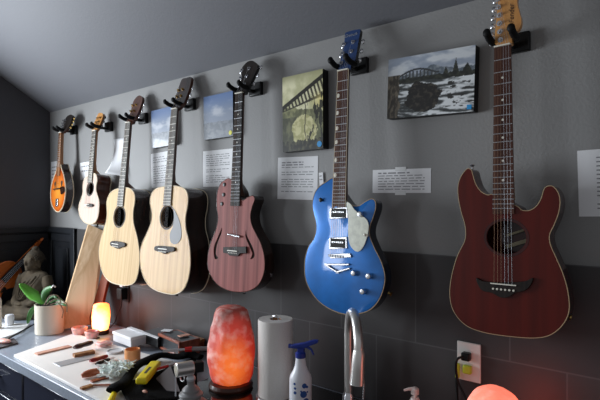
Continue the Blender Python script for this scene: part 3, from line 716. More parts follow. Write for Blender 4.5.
# 3 --- pink-brown hollow-body with f-holes
g = Guitar('hollow_body_guitar', 'pinkish brown striped guitar with two curved f-holes, left of the blue guitar', 'guitar', (240, 93.8), (234, 251), -.092, -.125)
K = (195, 180, 2.857)
def Lc(a, c): return g.L(K[0]+a/K[2], K[1]+c/K[2])
fl = [Lc(a, c) for a, c in ((77, 136), (76, 150), (68, 170), (62, 190), (60, 212), (66, 222), (57, 226), (53, 205), (56, 185), (63, 168), (71, 150))]
fr_ = [Lc(a, c) for a, c in ((146, 142), (148, 158), (158, 178), (166, 195), (170, 212), (168, 222), (158, 226), (163, 212), (158, 196), (150, 178), (144, 160))]
g.body(K, [(100, -3), (85, 1), (72, 12), (63, 40), (62, 75), (66, 108), (61, 138), (49, 168), (39, 203), (36, 240), (44, 270), (64, 298), (95, 315), (130, 320), (160, 314), (184, 295), (197, 262), (198, 222), (188, 182), (173, 152), (161, 126), (158, 100), (163, 76), (170, 56), (165, 45), (150, 50), (138, 58), (129, 52), (124, 30)],
       .055, 'mahog', 'rose', holes=[spline(fl, 3), spline(fr_, 3)], bind='mahog_side', br=.0016)
for lp in (fl, fr_): MB().prism(spline(lp, 3), .0045, .0055).build('f_hole', 'inside', g.t, local=True)
g.neck(.043, .054, g.L(236, 206)[1], 'neckdark', 'ebony', g.L(237, 196)[1], 20, heeld=.05, inwide=.003)
KH = (225, 55, 6.667)
g.head(KH, [(72, 258), (86, 220), (104, 180), (112, 150), (108, 110), (118, 78), (148, 46), (180, 38), (214, 58), (214, 90), (200, 122), (180, 165), (160, 205), (140, 235), (132, 256)], .25, 'ebony', 'blackgloss', .014, g.pegs33(.015, .04, .036, tap=.003), n=3)
b = g.flat('bridge', 'ebony', K, [(80, 192), (145, 190), (146, 209), (128, 210), (122, 217), (98, 216), (92, 210), (80, 208)], -.008, 0, bevel=.001)
MB().box((0, -.0095, .001), (.058, .004, .003)).build('saddle', 'bone', b, local=True)
for k in range(6): MB().cyl(((k-2.5)*.009, -.008, -.008), ((k-2.5)*.009, -.0095, -.008), .002, n=8).build('bridge_pin', 'bone', b, local=True)
a = g.L(K[0]+93/K[2], K[1]+155/K[2], .008); c = g.L(K[0]+127/K[2], K[1]+162/K[2], .008)
MB().tube([(a[0], -.006, a[1]), (c[0], -.006, c[1])], .0045, 14).build('pickup', 'chrome', g.t, local=True)
for (a, c) in ((84, 13), (82, 42), (77, 68)):
    x, z = Lc(a, c); MB().lathe([(.0085, 0), (.0085, .002), (.006, .003)], (x, 0, z), 18, (0, -1, 0)).build('control_knob', 'black', g.t, local=True)
x, z = Lc(200, 270); MB().lathe([(.004, 0), (.004, .006), (.0085, .01), (.004, .012)], (x+.002, .028, z+.0), 14, (1, 0, -.4)).build('strap_button', 'chrome', g.t, local=True)
x, z = Lc(126, 322); MB().lathe([(.004, 0), (.004, .006), (.008, .01), (.004, .012)], (x, .028, z+.004), 14, (0, 0, -1)).build('strap_button', 'chrome', g.t, local=True)
g.hook('black padded wall hanger holding the pinkish brown f-hole guitar')

def dread(nut, sad, yn, ys, label, hooklabel, K, pts, mtop, mside, hole, bridge, KH, headpts, mneck, mfb, mhead, fret, nfb_end, depth=.105, w0=.046, double=False, pegn=3, inl='bone', pg0=.035, pgd=.034, hr=.051, nh=.175, name='acoustic_guitar', back=True, headside=None, button='chrome', bindc='cream'):
    g = Guitar(name, label, 'guitar', nut, sad, yn, ys)
    hc = g.L(*hole)
    g.body(K, pts, depth, mtop, mside, holes=[circ(hc, hr)], back_bind=back, bind=bindc, br=.0024)
    g.soundhole(hc, hr, hr, depth, 'ebony', .008)
    g.neck(w0, w0+.013, hc[1]+hr+.002, mneck, mfb, g.L(*nfb_end)[1], 20, heeld=depth*.8, fret=fret, inlay=inl, double=double, inwide=.0035)
    g.head(KH, headpts, .22, mhead, headside or mneck, .015, g.pegs33(.014, pg0, pgd, n=pegn, tap=.001), n=3, button=button, post='gold')
    b = g.flat('bridge', 'ebony', K, bridge, -.009, 0, 2, bevel=.001)
    MB().box((0, -.0105, 0), (.07*w0/.046, .004, .003)).build('saddle', 'bone', b, local=True)
    for k in range(6): MB().cyl(((k-2.5)*.0105, -.009, -.013), ((k-2.5)*.0105, -.011, -.013), .0026, n=8).build('bridge_pin', 'bone', b, local=True)
    x = max(g.loop, key=lambda p: -p[1]); MB().lathe([(.005, 0), (.004, .008), (.009, .012), (.004, .015)], (x[0], depth*.5, x[1]+.001), 14, (0, 0, -1)).build('strap_button', 'black', g.t, local=True)
    g.hook(hooklabel)
    return g
K = (90, 170, 3.077)
g3 = dread((175.2, 109.3), (164.4, 249), -.088, -.15, 'blond acoustic guitar with a smoke-grey pickguard and near-black sides, left of the pinkish brown guitar', 'black padded wall hanger holding the guitar with the grey pickguard', K,
      [(232, 51), (212, 54), (196, 63), (186, 82), (185, 105), (190, 135), (186, 166), (174, 196), (160, 226), (153, 260), (155, 295), (165, 330), (181, 355), (205, 371), (235, 380), (262, 382), (285, 370), (300, 342), (308, 300), (308, 255), (303, 215), (295, 180), (294, 145), (300, 110), (301, 78), (291, 58), (270, 50), (250, 49)],
      'spruce_gloss', 'rose', (167.2, 217), [(198, 237), (210, 233), (248, 236), (259, 240), (257, 250), (240, 252), (228, 258), (216, 252), (199, 248)], (160, 70, 6.667),
      [(82, 260), (92, 225), (100, 190), (120, 130), (135, 85), (148, 60), (175, 52), (205, 46), (207, 70), (196, 120), (180, 165), (160, 215), (135, 245), (122, 260)], 'neckdark', 'greyfb', 'rose', 'bone', (171, 188), depth=.115, w0=.044)
g3.flat('pickguard', 'guard', K, [(257, 120), (266, 135), (276, 160), (281, 190), (279, 212), (268, 226), (256, 228), (247, 218), (246, 195), (254, 175), (258, 150)], -.0015, .0003, 3)
g2 = dread((128.8, 123), (117, 244), -.088, -.145, 'pale blond dreadnought acoustic guitar without a pickguard, second from the mandolin', 'black padded wall hanger holding the blond guitar without pickguard', K,
      [(92, 56), (74, 62), (60, 74), (51, 98), (52, 130), (50, 155), (42, 182), (32, 215), (27, 250), (30, 285), (40, 318), (58, 341), (85, 352), (115, 355), (137, 345), (147, 320), (152, 282), (151, 242), (144, 202), (134, 163), (133, 128), (138, 96), (136, 72), (124, 58), (108, 54)],
      'spruce', 'rose', (119.4, 216.5), [(62, 222), (72, 218), (98, 222), (107, 226), (105, 235), (94, 238), (84, 242), (74, 238), (62, 232)], (110, 90, 6.667),
      [(106, 224), (116, 200), (134, 155), (148, 100), (160, 68), (182, 42), (200, 36), (214, 48), (212, 80), (198, 125), (178, 170), (155, 205), (146, 222)], 'neckdark', 'greyfb', 'neckdark', 'bone', (121, 188), depth=.10, w0=.042)
K2 = (70, 165, 5.72)
g1 = dread((95, 131), (88.4, 205), -.088, -.135, 'smallest guitar, very pale top with a cutaway and brown sides, right of the mandolin', 'black padded wall hanger holding the smallest pale guitar', K2,
      [(106, 66), (90, 72), (79, 88), (73, 120), (73, 155), (65, 190), (53, 222), (49, 258), (58, 295), (80, 325), (110, 338), (140, 330), (158, 302), (166, 255), (166, 205), (156, 170), (149, 140), (151, 112), (156, 86), (152, 62), (141, 48), (135, 54), (133, 76), (127, 92), (118, 84)],
      'spruce_pale', 'mahog_side', (90.2, 188.8), [(93, 226), (100, 220), (120, 222), (128, 226), (126, 236), (112, 240), (96, 236)], (75, 105, 6.667),
      [(113, 178), (116, 150), (124, 125), (140, 92), (152, 62), (165, 52), (185, 58), (183, 85), (172, 115), (158, 145), (138, 172)], 'necktan', 'greyfb', 'maple', 'bone', (91, 175), depth=.085, w0=.036, hr=.034, pg0=.03, pgd=.026, button='black')

# mandolin
g = Guitar('mandolin', 'sunburst orange mandolin with a dark rim, hanging next to the left corner', 'mandolin', (61, 133), (58.2, 189), -.085, -.11, 'guitars hanging on the wall')
K = (45, 155, 6.667)
hm = burst('mandolin_sunburst', [(70, 22, 14), (150, 52, 18), (214, 110, 34), (240, 160, 60)], (.16, 99, .19), (0, 0, -.02))
g.body(K, [(84, 60), (74, 110), (58, 150), (44, 200), (38, 255), (41, 310), (55, 352), (78, 378), (98, 374), (118, 345), (132, 295), (138, 240), (134, 185), (124, 130), (110, 90), (102, 58)], .05, hm, 'rose', back_bind=True, br=.003)
for sx in (-1, 1):
    hl = [(sx*(.045+.006*math.cos(t_)+.008*math.sin(2*t_)), .02+.03*math.sin(t_)) for t_ in [2*math.pi*k/16 for k in range(16)]]
    MB().prism(hl, -.0006, .0006).build('f_hole', 'inside', g.t, local=True)
g.neck(.030, .038, g.L(58.4, 176)[1], 'necktan', 'necktan', g.L(59, 172)[1], 16, strings=4, double=True, heeld=.04, inwide=.002)
g.head((45, 105, 6.667), [(100, 184), (106, 168), (122, 140), (128, 105), (145, 78), (162, 66), (180, 66), (178, 95), (166, 130), (148, 160), (128, 178), (120, 184)], .22, 'ebony', 'rose', .014, g.pegs33(.011, .026, .02, n=4), n=3, button='gold')
b = MB().box((0, -.007, 0), (.085, .014, .006)).build('bridge', 'ebony', g.t, local=True, bevel=.001)
MB().box((0, -.004, -.085), (.03, .006, .05)).build('tailpiece', 'chrome', g.t, local=True, bevel=.002)
g.flat('pickguard', 'rose', K, [(102, 215), (122, 210), (128, 240), (112, 262), (103, 255)], -.006, -.004, 3)
g.hook('black padded wall hanger holding the mandolin', dz=.016)

# violin propped in the corner behind the statue
sc = Vector((-3.412, -.055, 1.375)); bt = Vector((-3.335, -.49, .968))
z = (sc-bt).normalized(); y = (Vector((-1, 0, 0))-z*(-z.x)).normalized(); x = y.cross(z)
R = Matrix((x, y, z)).transposed()
t = thing('violin', 'orange-brown violin with a black fingerboard leaning in the left corner behind the statue', 'violin', bt, R)
half = [(.0, 0), (.05, .006), (.085, .03), (.103, .07), (.098, .115), (.078, .135), (.058, .16), (.055, .19), (.068, .215), (.082, .235), (.084, .275), (.07, .32), (.04, .348), (.015, .354)]
lp = spline(half+[(-a, b) for a, b in half[::-1][:-1]], 3)
MB().prism(lp, -.02, .012).build('body', 'violin', t, local=True, bevel=.004)
for sx in (-1, 1): MB().prism([(sx*(.045+.006*math.cos(q_)+.008*math.sin(2*q_)), .17+.035*math.sin(q_)) for q_ in [2*math.pi*k/16 for k in range(16)]], -.0208, -.0196).build('f_hole', 'black', t, local=True)
MB().bar((0, -.014, .34), (0, -.014, .50), .024, .02, Vector((0, 1, 0))).build('neck', 'violin', t, local=True)
MB().rings([[Vector((a, b, .22)) for a, b in ((-.021, -.036), (.021, -.036), (.021, -.030), (-.021, -.030))], [Vector((a, b, .49)) for a, b in ((-.013, -.031), (.013, -.031), (.013, -.025), (-.013, -.025))]]).build('fingerboard', 'black', t, local=True)
s_ = MB().bar((0, -.014, .49), (0, -.006, .56), .02, .02, Vector((0, 1, 0)))
s_.tube([(0, -.016+.014*math.cos(a_/10*2*math.pi*1.3)*(1-a_/14), .572+.014*math.sin(a_/10*2*math.pi*1.3)*(1-a_/14)) for a_ in range(12)], .0065, 8)
so = s_.build('scroll', 'violin', t, local=True, bevel=.002)
for k in range(4): MB().cyl(((-1)**k*.008, -.011, .50+.015*k), ((-1)**k*.032, -.011, .50+.015*k), .003, .005, 8).build('tuning_peg', 'black', so, local=True)
MB().box((0, -.035, .165), (.042, .03, .004)).build('bridge', 'maple', t, local=True)
MB().rings([[Vector((a, -.032, .03)) for a in (-.008, .008)]+[Vector((a, -.028, .03)) for a in (.008, -.008)], [Vector((a, -.036, .135)) for a in (-.02, .02)]+[Vector((a, -.032, .135)) for a in (.02, -.02)]]).build('tailpiece', 'blackgloss', t, local=True)
MB().prism(circ((-.05, .055), .05, .035, 20), -.034, -.028).build('chin_rest', 'blackgloss', t, local=True)
for k in range(4): MB().tube([((k-1.5)*.006, -.034, .12), ((k-1.5)*.011, -.052, .165), ((k-1.5)*.005, -.033, .50)], .0007, 5).build('string', 'steel', t, local=True)

# ------------------------------------------------------------------ stone buddha
bb = C(34.5, 314); bz = ZT+.007
rotb = Matrix.Rotation(math.radians(18), 3, 'Z') @ Matrix.Scale(.94, 3)
t = thing('buddha_statue', 'weathered stone seated buddha statue in the left corner of the worktop', 'statue', (bb.x, bb.y, bz), rotb)
m_ = MB()
def E(c, r, rot=None): m_.ell(c, r, rot, 24, 14)
E((0, 0, .105), (.075, .06, .09)); E((0, .005, .20), (.105, .058, .085)); E((0, .005, .245), (.115, .048, .042)); E((0, 0, .06), (.11, .09, .055))
for sx in (-1, 1):
    m_.tube(spline([(sx*.035, -.0, .05), (sx*.12, -.045, .045), (sx*.155, -.07, .036), (sx*.10, -.12, .032), (sx*.0, -.125, .036)], 5, False), [.046]*10+[.034]*6+[.032]*5, 14)
    m_.tube(spline([(sx*.103, .005, .245), (sx*.128, -.005, .18), (sx*.122, -.03, .12), (sx*.075, -.085, .085), (sx*.02, -.105, .078)], 5, False), [.034]*5+[.030]*6+[.024]*5+[.02]*5, 12)
m_.tube([(0, 0, .26), (0, -.004, .31)], [.042, .038], 14)
E((0, -.01, .345), (.050, .056, .064)); E((0, -.034, .322), (.034, .03, .032)); E((0, -.066, .338), (.009, .012, .018), )
E((0, -.06, .312), (.016, .008, .006)); E((0, -.055, .296), (.016, .012, .012))
for sx in (-1, 1): E((sx*.05, -.004, .33), (.008, .012, .03)); E((sx*.02, -.057, .35), (.011, .006, .004)); E((sx*.022, -.052, .364), (.015, .008, .004))
E((0, -.115, .082), (.035, .022, .014))
m_.lathe([(.155, -.005), (.16, .012), (.15, .022)], (0, -.035, 0), 32)
o = m_.build('body', 'stone', t, local=True)
r_ = o.modifiers.new('remesh', 'REMESH'); r_.mode = 'VOXEL'; r_.voxel_size = .0045; r_.use_smooth_shade = True
s_ = o.modifiers.new('smooth', 'SMOOTH'); s_.iterations = 3
hb = MB(); hb.ell((0, .004, .366), (.054, .056, .056), n=24, m=14); hb.ell((0, .008, .42), (.024, .024, .024), n=16, m=10)
for i in range(150):
    a_ = i*2.39996; zz = .02+.98*i/150; rr = math.sqrt(1-zz*zz)
    if math.sin(a_)*rr < -.62 and zz < .45: continue
    hb.ell((.055*rr*math.cos(a_), .004+.057*rr*math.sin(a_), .366+.057*zz-.012), (.006, .006, .006), n=8, m=5)
hb.build('hair_curls', 'stonehair', t, local=True)
rb = MB()
for k in range(4): rb.tube(spline([(.09-.03*k, -.042+.006*abs(k-1), .262-.01*k), (.05-.03*k, -.062, .20), (.0-.02*k, -.074, .14), (-.03-.01*k, -.08, .10)], 4, False), .005, 8)
rb.build('robe_folds', 'stone', t, local=True)

# ------------------------------------------------------------------ leaning boards
def slab(name, m_, corners, th, label, cat, grp=None, dirn=None):
    c = [Vector(p) for p in corners]; n = (c[1]-c[0]).cross(c[3]-c[0]).normalized()
    if n.y < 0: n = -n
    o = MB().rings([c, [p+n*th for p in c]]).build(name, m_, bevel=.002); return tag(o, label, cat, grp)
b0 = C(58, 330, ZT+.012); b1 = C(79, 326.5, ZT+.012)
dx = b1-b0; dx.z = 0
tl = W(88.5, 224, -.035); tr = W(104.5, 231, -.035)
slab('wood_plank', 'plank', [b0, b0+dx.normalized()*.19, tr, tl], .022, 'wide pale wooden plank leaning against the wall behind the potted plant', 'board')
c0 = C(87, 326.5); c0.z = ZT+.010; 
tb_ = W(109, 250, -.03); 
slab('wood_board', 'plank_edge', [c0, c0+Vector((.07, .02, 0)), tb_+Vector((.06, .0, 0)), tb_], .02, 'narrow red-brown board leaning between the pale plank and the small glowing salt lamp', 'board')

# ------------------------------------------------------------------ salt lamps
def lamp(base, rx, ry, h, label, material, baseh=.018, seed=0, top=.6, belly=.35, glow=None, basemat='lampbase', lean=0, br=None, cs=.92):
    t = thing('salt_lamp', label, 'lamp', base, group='glowing salt lamps')
    N = 40; rings = []
    for j in range(1, 30):
        s_ = j/30; zz = baseh+h*s_
        prof = (1-abs((s_-belly)/(1-belly if s_ > belly else belly))**(1.5 if s_ > belly else 2.2)*(1-top if s_ > belly else .22))
        cap = math.sqrt(max(0, 1-max(0, (s_-cs)/(1-cs))**2)) if s_ > cs else 1
        cap *= math.sqrt(max(.0, 1-max(0, (.06-s_)/.06)**2*.3))
        ring = []
        for k in range(N):
            a_ = 2*math.pi*k/N; n_ = 1+.14*noise.noise(Vector((math.cos(a_)*1.6+seed, math.sin(a_)*1.6, s_*3.0)))+.05*noise.noise(Vector((math.cos(a_)*5+seed, math.sin(a_)*5, s_*9)))
            q_ = prof*cap*n_
            ring.append(Vector((rx*q_*math.cos(a_)+lean*s_, ry*q_*math.sin(a_), zz)))
        rings.append(ring)
    MB().rings(rings).build('salt_rock', material, t, local=True, ang=80)
    MB().lathe([((br or rx*.86), 0), ((br or rx*.86)*1.03, baseh*.5), ((br or rx*.86)*.96, baseh+.003)], (0, 0, 0), 32).build('lamp_base', basemat, t, local=True, bevel=.001)
    return t
M['salt_big'] = salt('salt_big', (48, 8, 6), (170, 36, 20), (255, 120, 34), (.055, -.05, .105), .14, .8, base=(190, 96, 84))
M['salt_small'] = salt('salt_small', (255, 90, 26), (255, 128, 52), (255, 205, 135), (.03, -.03, .06), .10, 4.6, base=(250, 190, 150))
M['salt_right'] = salt('salt_right', (98, 45, 34), (128, 50, 34), (255, 64, 26), (.085, .07, .09), .135, 8, base=(240, 150, 130), axis=(1, 1, .8))
p = C(231, 386.5, ZS); lamp(p, .094, .085, .29, 'large orange-red glowing salt lamp beside the paper towel roll', M['salt_big'], seed=3, top=.62, belly=.3)
p = C(101, 333.5); lamp(p, .047, .045, .145, 'small bright yellow-orange salt lamp beside the pale plank', M['salt_small'], seed=9, top=.8, belly=.45)
p = W(494, 400, -.20); p.z = ZS; lamp(p, .074, .07, .203, 'pink glowing salt lamp at the bottom right below the outlet', M['salt_right'], seed=14, top=.8, belly=.45, cs=.72)

# ------------------------------------------------------------------ potted plant
pc = C(49.5, 335.5); hv_ = (pc-CAM); hv_.z = 0; pc = pc+hv_.normalized()*.062; pc.z = ZT
t = thing('potted_plant', 'green orchid-like plant in a cream cylindrical pot', 'plant', pc)
MB().lathe([(.066, 0), (.070, .004), (.072, .15), (.0725, .156), (.068, .156), (.066, .135), (.0, .133)], (0, 0, 0), 40).build('pot', 'pot', t, local=True)
sb = MB()
for i in range(60):
    a_ = random.uniform(0, 6.28); q_ = random.uniform(0, .058); sb.ell((math.cos(a_)*q_, math.sin(a_)*q_, .142+random.uniform(0, .012)), (random.uniform(.006, .014), random.uniform(.005, .01), .006), Matrix.Rotation(random.uniform(0, 3), 3, 'Z'), 8, 5)
sb.build('bark', 'soil', t, local=True)
def leaf(base, ctrl, wid, m='leaf', nm='leaf', side=None):
    pts = spline(ctrl, 5, False); n_ = len(pts); b = MB(); L_, R_, C_ = [], [], []
    rows = []
    for i, p in enumerate(pts):
        p = Vector(p); s_ = i/(n_-1); w = wid*(math.sin(math.pi*min(1, s_*.93+.07))**.6)*(.55+.45*s_ if s_ < .5 else 1)
        tg = (Vector(pts[min(i+1, n_-1)])-Vector(pts[max(i-1, 0)])).normalized()
        if side is None: vw = (pc-CAM).normalized(); sd = tg.cross(vw).normalized(); sd = (sd+vw*.45).normalized()
        else: sd = (side-tg*side.dot(tg)).normalized()
        nn = sd.cross(tg)
        rows.append([p+sd*w*k+nn*(abs(k)**1.5)*w*.3 for k in (-1, -.6, 0, .6, 1)])
    vs = [[b.bm.verts.new(q) for q in r] for r in rows]
    for i in range(n_-1):
        for k in range(4): b._f([vs[i][k], vs[i][k+1], vs[i+1][k+1], vs[i+1][k]])
    o = b.build(nm, m, base, local=True, ang=80); so = o.modifiers.new('thick', 'SOLIDIFY'); so.thickness = .002; return o
def PL(u, v, dd=0):      # point near the pot's depth, in pot coordinates
    dpt = (pc-CAM).dot(FW)+dd; r = ray(u, v)/F; return tuple(CAM+r*dpt-pc)
sv = Vector((.3, .2, .9))
leaf(t, [PL(44, 304), PL(39, 300), PL(30, 293), PL(19.5, 283.5, -.02)], .031)
leaf(t, [PL(44, 304), PL(43, 298), PL(46, 291), PL(52, 286.5, -.02)], .023, 'leafdark')
leaf(t, [PL(44, 304), PL(38, 306), PL(31, 313, -.02), PL(27.5, 324, -.03)], .016, 'leafdark')
leaf(t, [PL(47, 305), PL(53, 301), PL(58, 299), PL(63, 301, -.02)], .012, 'leafdark')
leaf(t, [PL(50, 306), PL(56, 304), PL(62, 304, -.02), PL(68, 306, -.03)], .009, 'leafdark')
leaf(t, [PL(47, 304), PL(49, 299), PL(54, 296), PL(57, 298, -.01)], .010, 'leafdark')
for a in ([(46, 305), (56, 299), (66, 303), (67, 312)], [(50, 305), (58, 303), (63, 310), (62, 318)], [(44, 305), (50, 296), (58, 296), (61, 304)]):
    MB().tube(spline([PL(u, v, -.07) for u, v in a], 4, False), .0028, 8).build('aerial_root', 'root', t, local=True)
MB().tube([PL(51, 288, -.02), PL(53.5, 285.5, -.02), PL(55.5, 287, -.02)], [.003, .005, .004], 8).build('plant_clip', 'white', t, local=True)

# ------------------------------------------------------------------ things on the left end of the worktop
def at(u, v, z=ZT): return C(u, v, z)
def quad(name, m_, px, z, th, label, cat, grp=None, bevel=.001):
    c = [at(u, v, z+th) for u, v in px]
    o = MB().rings([[p-Vector((0, 0, th)) for p in c], c]).build(name, m_, bevel=bevel); return tag(o, label, cat, grp) if label else o
quad('marble_tray', 'white', [(-14, 322), (30, 323.5), (22, 331.5), (-14, 343)], ZT, .008, 'shallow white rectangular tray at the left edge of the worktop', 'tray', bevel=.003)
p = at(9.5, 325, ZT+.008); p.z = ZT+.008
tag(MB().lathe([(.016, 0), (.021, .004), (.024, .045), (.020, .058), (.0, .062)], p, 24).build('candle_jar', 'bottle'), 'small frosted white jar standing on the white tray', 'jar')
a = at(9, 339, ZT+.012); b = at(34, 325, ZT+.012)
t = thing('paint_brush', 'slim dark brush lying diagonally left of the plant pot', 'brush', a)
MB().tube([a+Vector((0, 0, .004)), b+Vector((0, 0, .004))], [.005, .0035], 10).build('brush_handle', 'black', t)
MB().tube([a-(b-a).normalized()*.03+Vector((0, 0, .002)), a+Vector((0, 0, .004))], [.004, .007], 10).build('bristles', 'greycard', t)
t = thing('soap_dish', 'small dark dish with a blush pink soap at the lower left edge of the worktop', 'dish', at(6, 345))
quad('x', 'greycard', [(-6, 341), (14, 338), (18, 342.5), (-6, 349)], ZT, .008, None, None)
o = bpy.data.objects['x']; o.name = 'dish'; wmx = WM.get('x'); o.parent = t; o.location = o.location-t.location
MB().ell(at(4, 341, ZT+.018), (.042, .022, .011), Matrix.Rotation(.3, 3, 'Z')).build('soap', 'pinkglass', t)
tag(MB().lathe([(.016, 0), (.018, .002), (.018, .16), (.012, .175), (.0, .176)], at(-2, 330, ZT+.0), 20).build('white_bottle', 'pot'), 'cream cylinder standing at the very left edge behind the tray', 'bottle')

# pink bowls
quad('wood_offcut', 'greycard', [(65, 337), (76, 333), (100, 337), (73, 340.5)], ZT, .006, 'thin flat offcut under the pink salt bowls', 'offcut')
for i, (u, v, r_) in enumerate(((79.5, 334.5, .040), (92, 338.5, .036))):
    q_ = at(u, v, ZT+.007)
    tag(MB().lathe([(r_*.55, 0), (r_*.8, .006), (r_, .036), (r_*.88, .04), (r_*.72, .038), (r_*.5, .014), (0, .012)], q_, 26).build('salt_bowl', 'pinkglass'), ['pink salt bowl nearer the plant pot', 'pink salt bowl in front of the small glowing lamp'][i], 'bowl', 'pink salt bowls')

# ------------------------------------------------------------------ white work board and what lies on it
mz = .012; MZ = ZT+mz
cA = at(14.5, 355, MZ); cB = at(95, 328.5, MZ)
mat_o = MB()
yfront = -.628; 
w0 = at(13.7, 354.6, MZ); 
mb = [Vector((w0.x, w0.y, ZT)), Vector((-1.50, w0.y-.005, ZT)), Vector((-1.62, -.2, ZT)), Vector((at(80, 334).x-.0, -.27, ZT))]
print('MAT', [tuple(round(c, 3) for c in p) for p in mb])
o = MB().rings([mb, [p+Vector((0, 0, mz)) for p in mb]]).build('work_board', 'mat', bevel=.002)
tag(o, 'large white cutting board covered with small hand tools', 'board')
def stick(name, m_, a, b, w, h, label, cat, z=MZ, grp=None):
    a = at(*a, z+h); b = at(*b, z+h); o_ = Vector((0, 0, -h/2))
    return tag(MB().bar(a+o_, b+o_, w, h).build(name, m_, bevel=min(.001, h*.3)), label, cat, grp)
stick('cedar_strip', 'pinkwood', (36, 353.5), (70, 345.5), .035, .006, 'pinkish thin wooden strip at the left corner of the white board', 'wood strip')
stick('sanding_block', 'tanwood', (73.5, 354), (94, 350), .030, .014, 'small tan sanding block under the oxblood-handled knife', 'block')
def knife(a, b, hw, hm_, blade, label, z, nm='carving_knife', grp='small hand tools on the white board', bl=.07, bm_='steel'):
    A = at(*a, z); B = at(*b, z); d = (B-A).normalized()
    t = thing(nm, label, 'knife' if 'knife' in nm else 'tool', A, group=grp)
    n_ = 8; L_ = (B-A).length
    rr = [hw*.6, hw, hw*1.05, hw*.9, hw*.95, hw, hw*.75]
    MB().tube([A+d*L_*i/6+Vector((0, 0, hw)) for i in range(7)], rr, 12, flat=.75).build('handle', hm_, t)
    if blade: MB().bar(B+Vector((0, 0, hw)), B+d*bl+Vector((0, 0, hw)), .014, .002, Vector((0, 0, 1))).build('blade', bm_, t)
    return t
knife((74, 351), (92, 345.6), .015, 'darkhandle', False, 'knife with an oxblood red handle resting on the tan sanding block', MZ+.014)
q_ = [(53, 363), (92, 353.5), (100, 356.5), (60, 366.5)]
t_ = quad('cabinet_scraper', 'steel', q_, MZ, .002, 'flat grey steel scraper blade lying across the white board', 'scraper')
knife((90, 364), (107, 358.8), .012, 'redhandle', False, 'folding knife with a bright red handle beside the steel scraper', MZ)
knife((96, 366.5), (109, 361.5), .010, 'black', True, 'black and dark red handled blade in front of the red folding knife', MZ, bl=.03)
t = thing('spokeshave', 'reddish brown wooden-handled spokeshave at the front of the white board', 'tool', at(90, 382, MZ), group='small hand tools on the white board')
A = at(81.5, 379, MZ); B = at(111, 373, MZ)
MB().tube(spline([A+Vector((0, 0, .012)), A.lerp(B, .25)+Vector((0, 0, .016)), A.lerp(B, .6)+Vector((0, 0, .017)), B+Vector((0, 0, .016))], 5, False), [.010+.009*math.sin(min(1, i/6)*math.pi/2)*(1-.45*max(0, (i-7)/9)) for i in range(16)], 14, flat=.75).build('handle', 'brownhandle', t)
MB().bar(at(91, 382.5, MZ)+Vector((0, 0, .004)), at(111, 377, MZ)+Vector((0, 0, .004)), .022, .006).build('sole', 'brownhandle', t)
MB().bar(at(97, 379.5, MZ)+Vector((0, 0, .009)), at(110, 376.5, MZ)+Vector((0, 0, .009)), .012, .003).build('blade', 'steel', t)
A = at(81, 390, MZ); B = at(92, 386.5, MZ); Cc = at(112, 386, MZ)
t = thing('marking_knife', 'flat tan wooden stick tool nearest the front edge of the white board', 'tool', A, group='small hand tools on the white board')
MB().bar(A+Vector((0, 0, .005)), B+Vector((0, 0, .005)), .020, .008).build('handle', 'tanwood', t, bevel=.001)
MB().bar(B+Vector((0, 0, .005)), Cc+Vector((0, 0, .005)), .009, .005).build('shaft', 'brownhandle', t, bevel=.001)
# crumpled pink tissue and pale disc
def blob(name, m_, c, r, label, cat, seed=0, amp=.25, fr=3):
    b = MB(); b.ell((0, 0, 0), (1, 1, 1), n=28, m=16)
    for v in b.bm.verts:
        n_ = 1+amp*noise.noise(v.co*fr+Vector((seed, 0, 0))); v.co = Vector((v.co.x*r[0]*n_, v.co.y*r[1]*n_, v.co.z*r[2]*n_))
    mn = min(v.co.z for v in b.bm.verts)
    for v in b.bm.verts: v.co += Vector(c)-Vector((0, 0, mn))
    return tag(b.build(name, m_, ang=80), label, cat)
blob('rock_salt_chunk', 'pinkglass', at(104, 346, MZ), (.042, .036, .012), 'flat chunk of pale pink rock salt on the white board', 'salt', 3)
tag(MB().lathe([(.034, 0), (.036, .004), (.034, .010), (.030, .006), (0, .005)], at(115, 352.5, MZ), 24).build('shallow_tin_lid', 'kraft'), 'shallow pale tin lid beside the orange roll', 'lid')
p = at(132.5, 361, MZ)
t = thing('tape_roll', 'orange-tan cardboard tube standing upright on the white board', 'tube', p)
MB().lathe([(.033, 0), (.033, .052), (.029, .053), (.029, .004), (0, .003)], p, 32).build('tube_wall', 'copper', t)
# white boxes
def obox(name, m_, a, b, depth, h, z, label, cat, lid=None, grp=None):
    A = at(*a, z); B = at(*b, z); x = (B-A).normalized(); y = Vector((-x.y, x.x, 0))
    c = (A+B)/2+y*depth/2+Vector((0, 0, 0))+Vector((0, 0, h/2)); R_ = Matrix((x, y, UP)).transposed()
    if lid:
        t = thing(name, label, cat, (c.x, c.y, z), R_, grp)
        MB().box(c, ((B-A).length, depth, h-.008), R_).build('box_body', m_, t, bevel=.002)
        MB().box(c+Vector((0, 0, h/2)), ((B-A).length+.006, depth+.006, .014), R_).build('box_lid', lid, t, bevel=.002)
        return t
    return tag(MB().box(c, ((B-A).length, depth, h), R_).build(name, m_, bevel=.002), label, cat, grp)
obox('card_box', 'kraft', (113, 341.5), (131, 348.5), .10, .045, ZT+mz, 'low white card box with a lid behind the orange tube', 'box', 'paper')
obox('plastic_case', 'black', (140.5, 343), (158, 349), .10, .048, ZT+mz, 'low black case with a white-edged lid between the card box and the wooden display case', 'case', 'caseglass')
t = thing('paper_sleeve', 'white folded paper lying on top of the low card box and black case', 'paper', at(140, 333, ZT+.07))
q0 = [at(u, v, ZT+.070) for u, v in ((127, 328), (131, 327), (159, 337.5), (157.5, 339))]
MB().rings([q0, [p+Vector((0, 0, .002)) for p in q0]]).build('folded_sheet', 'paper', t)
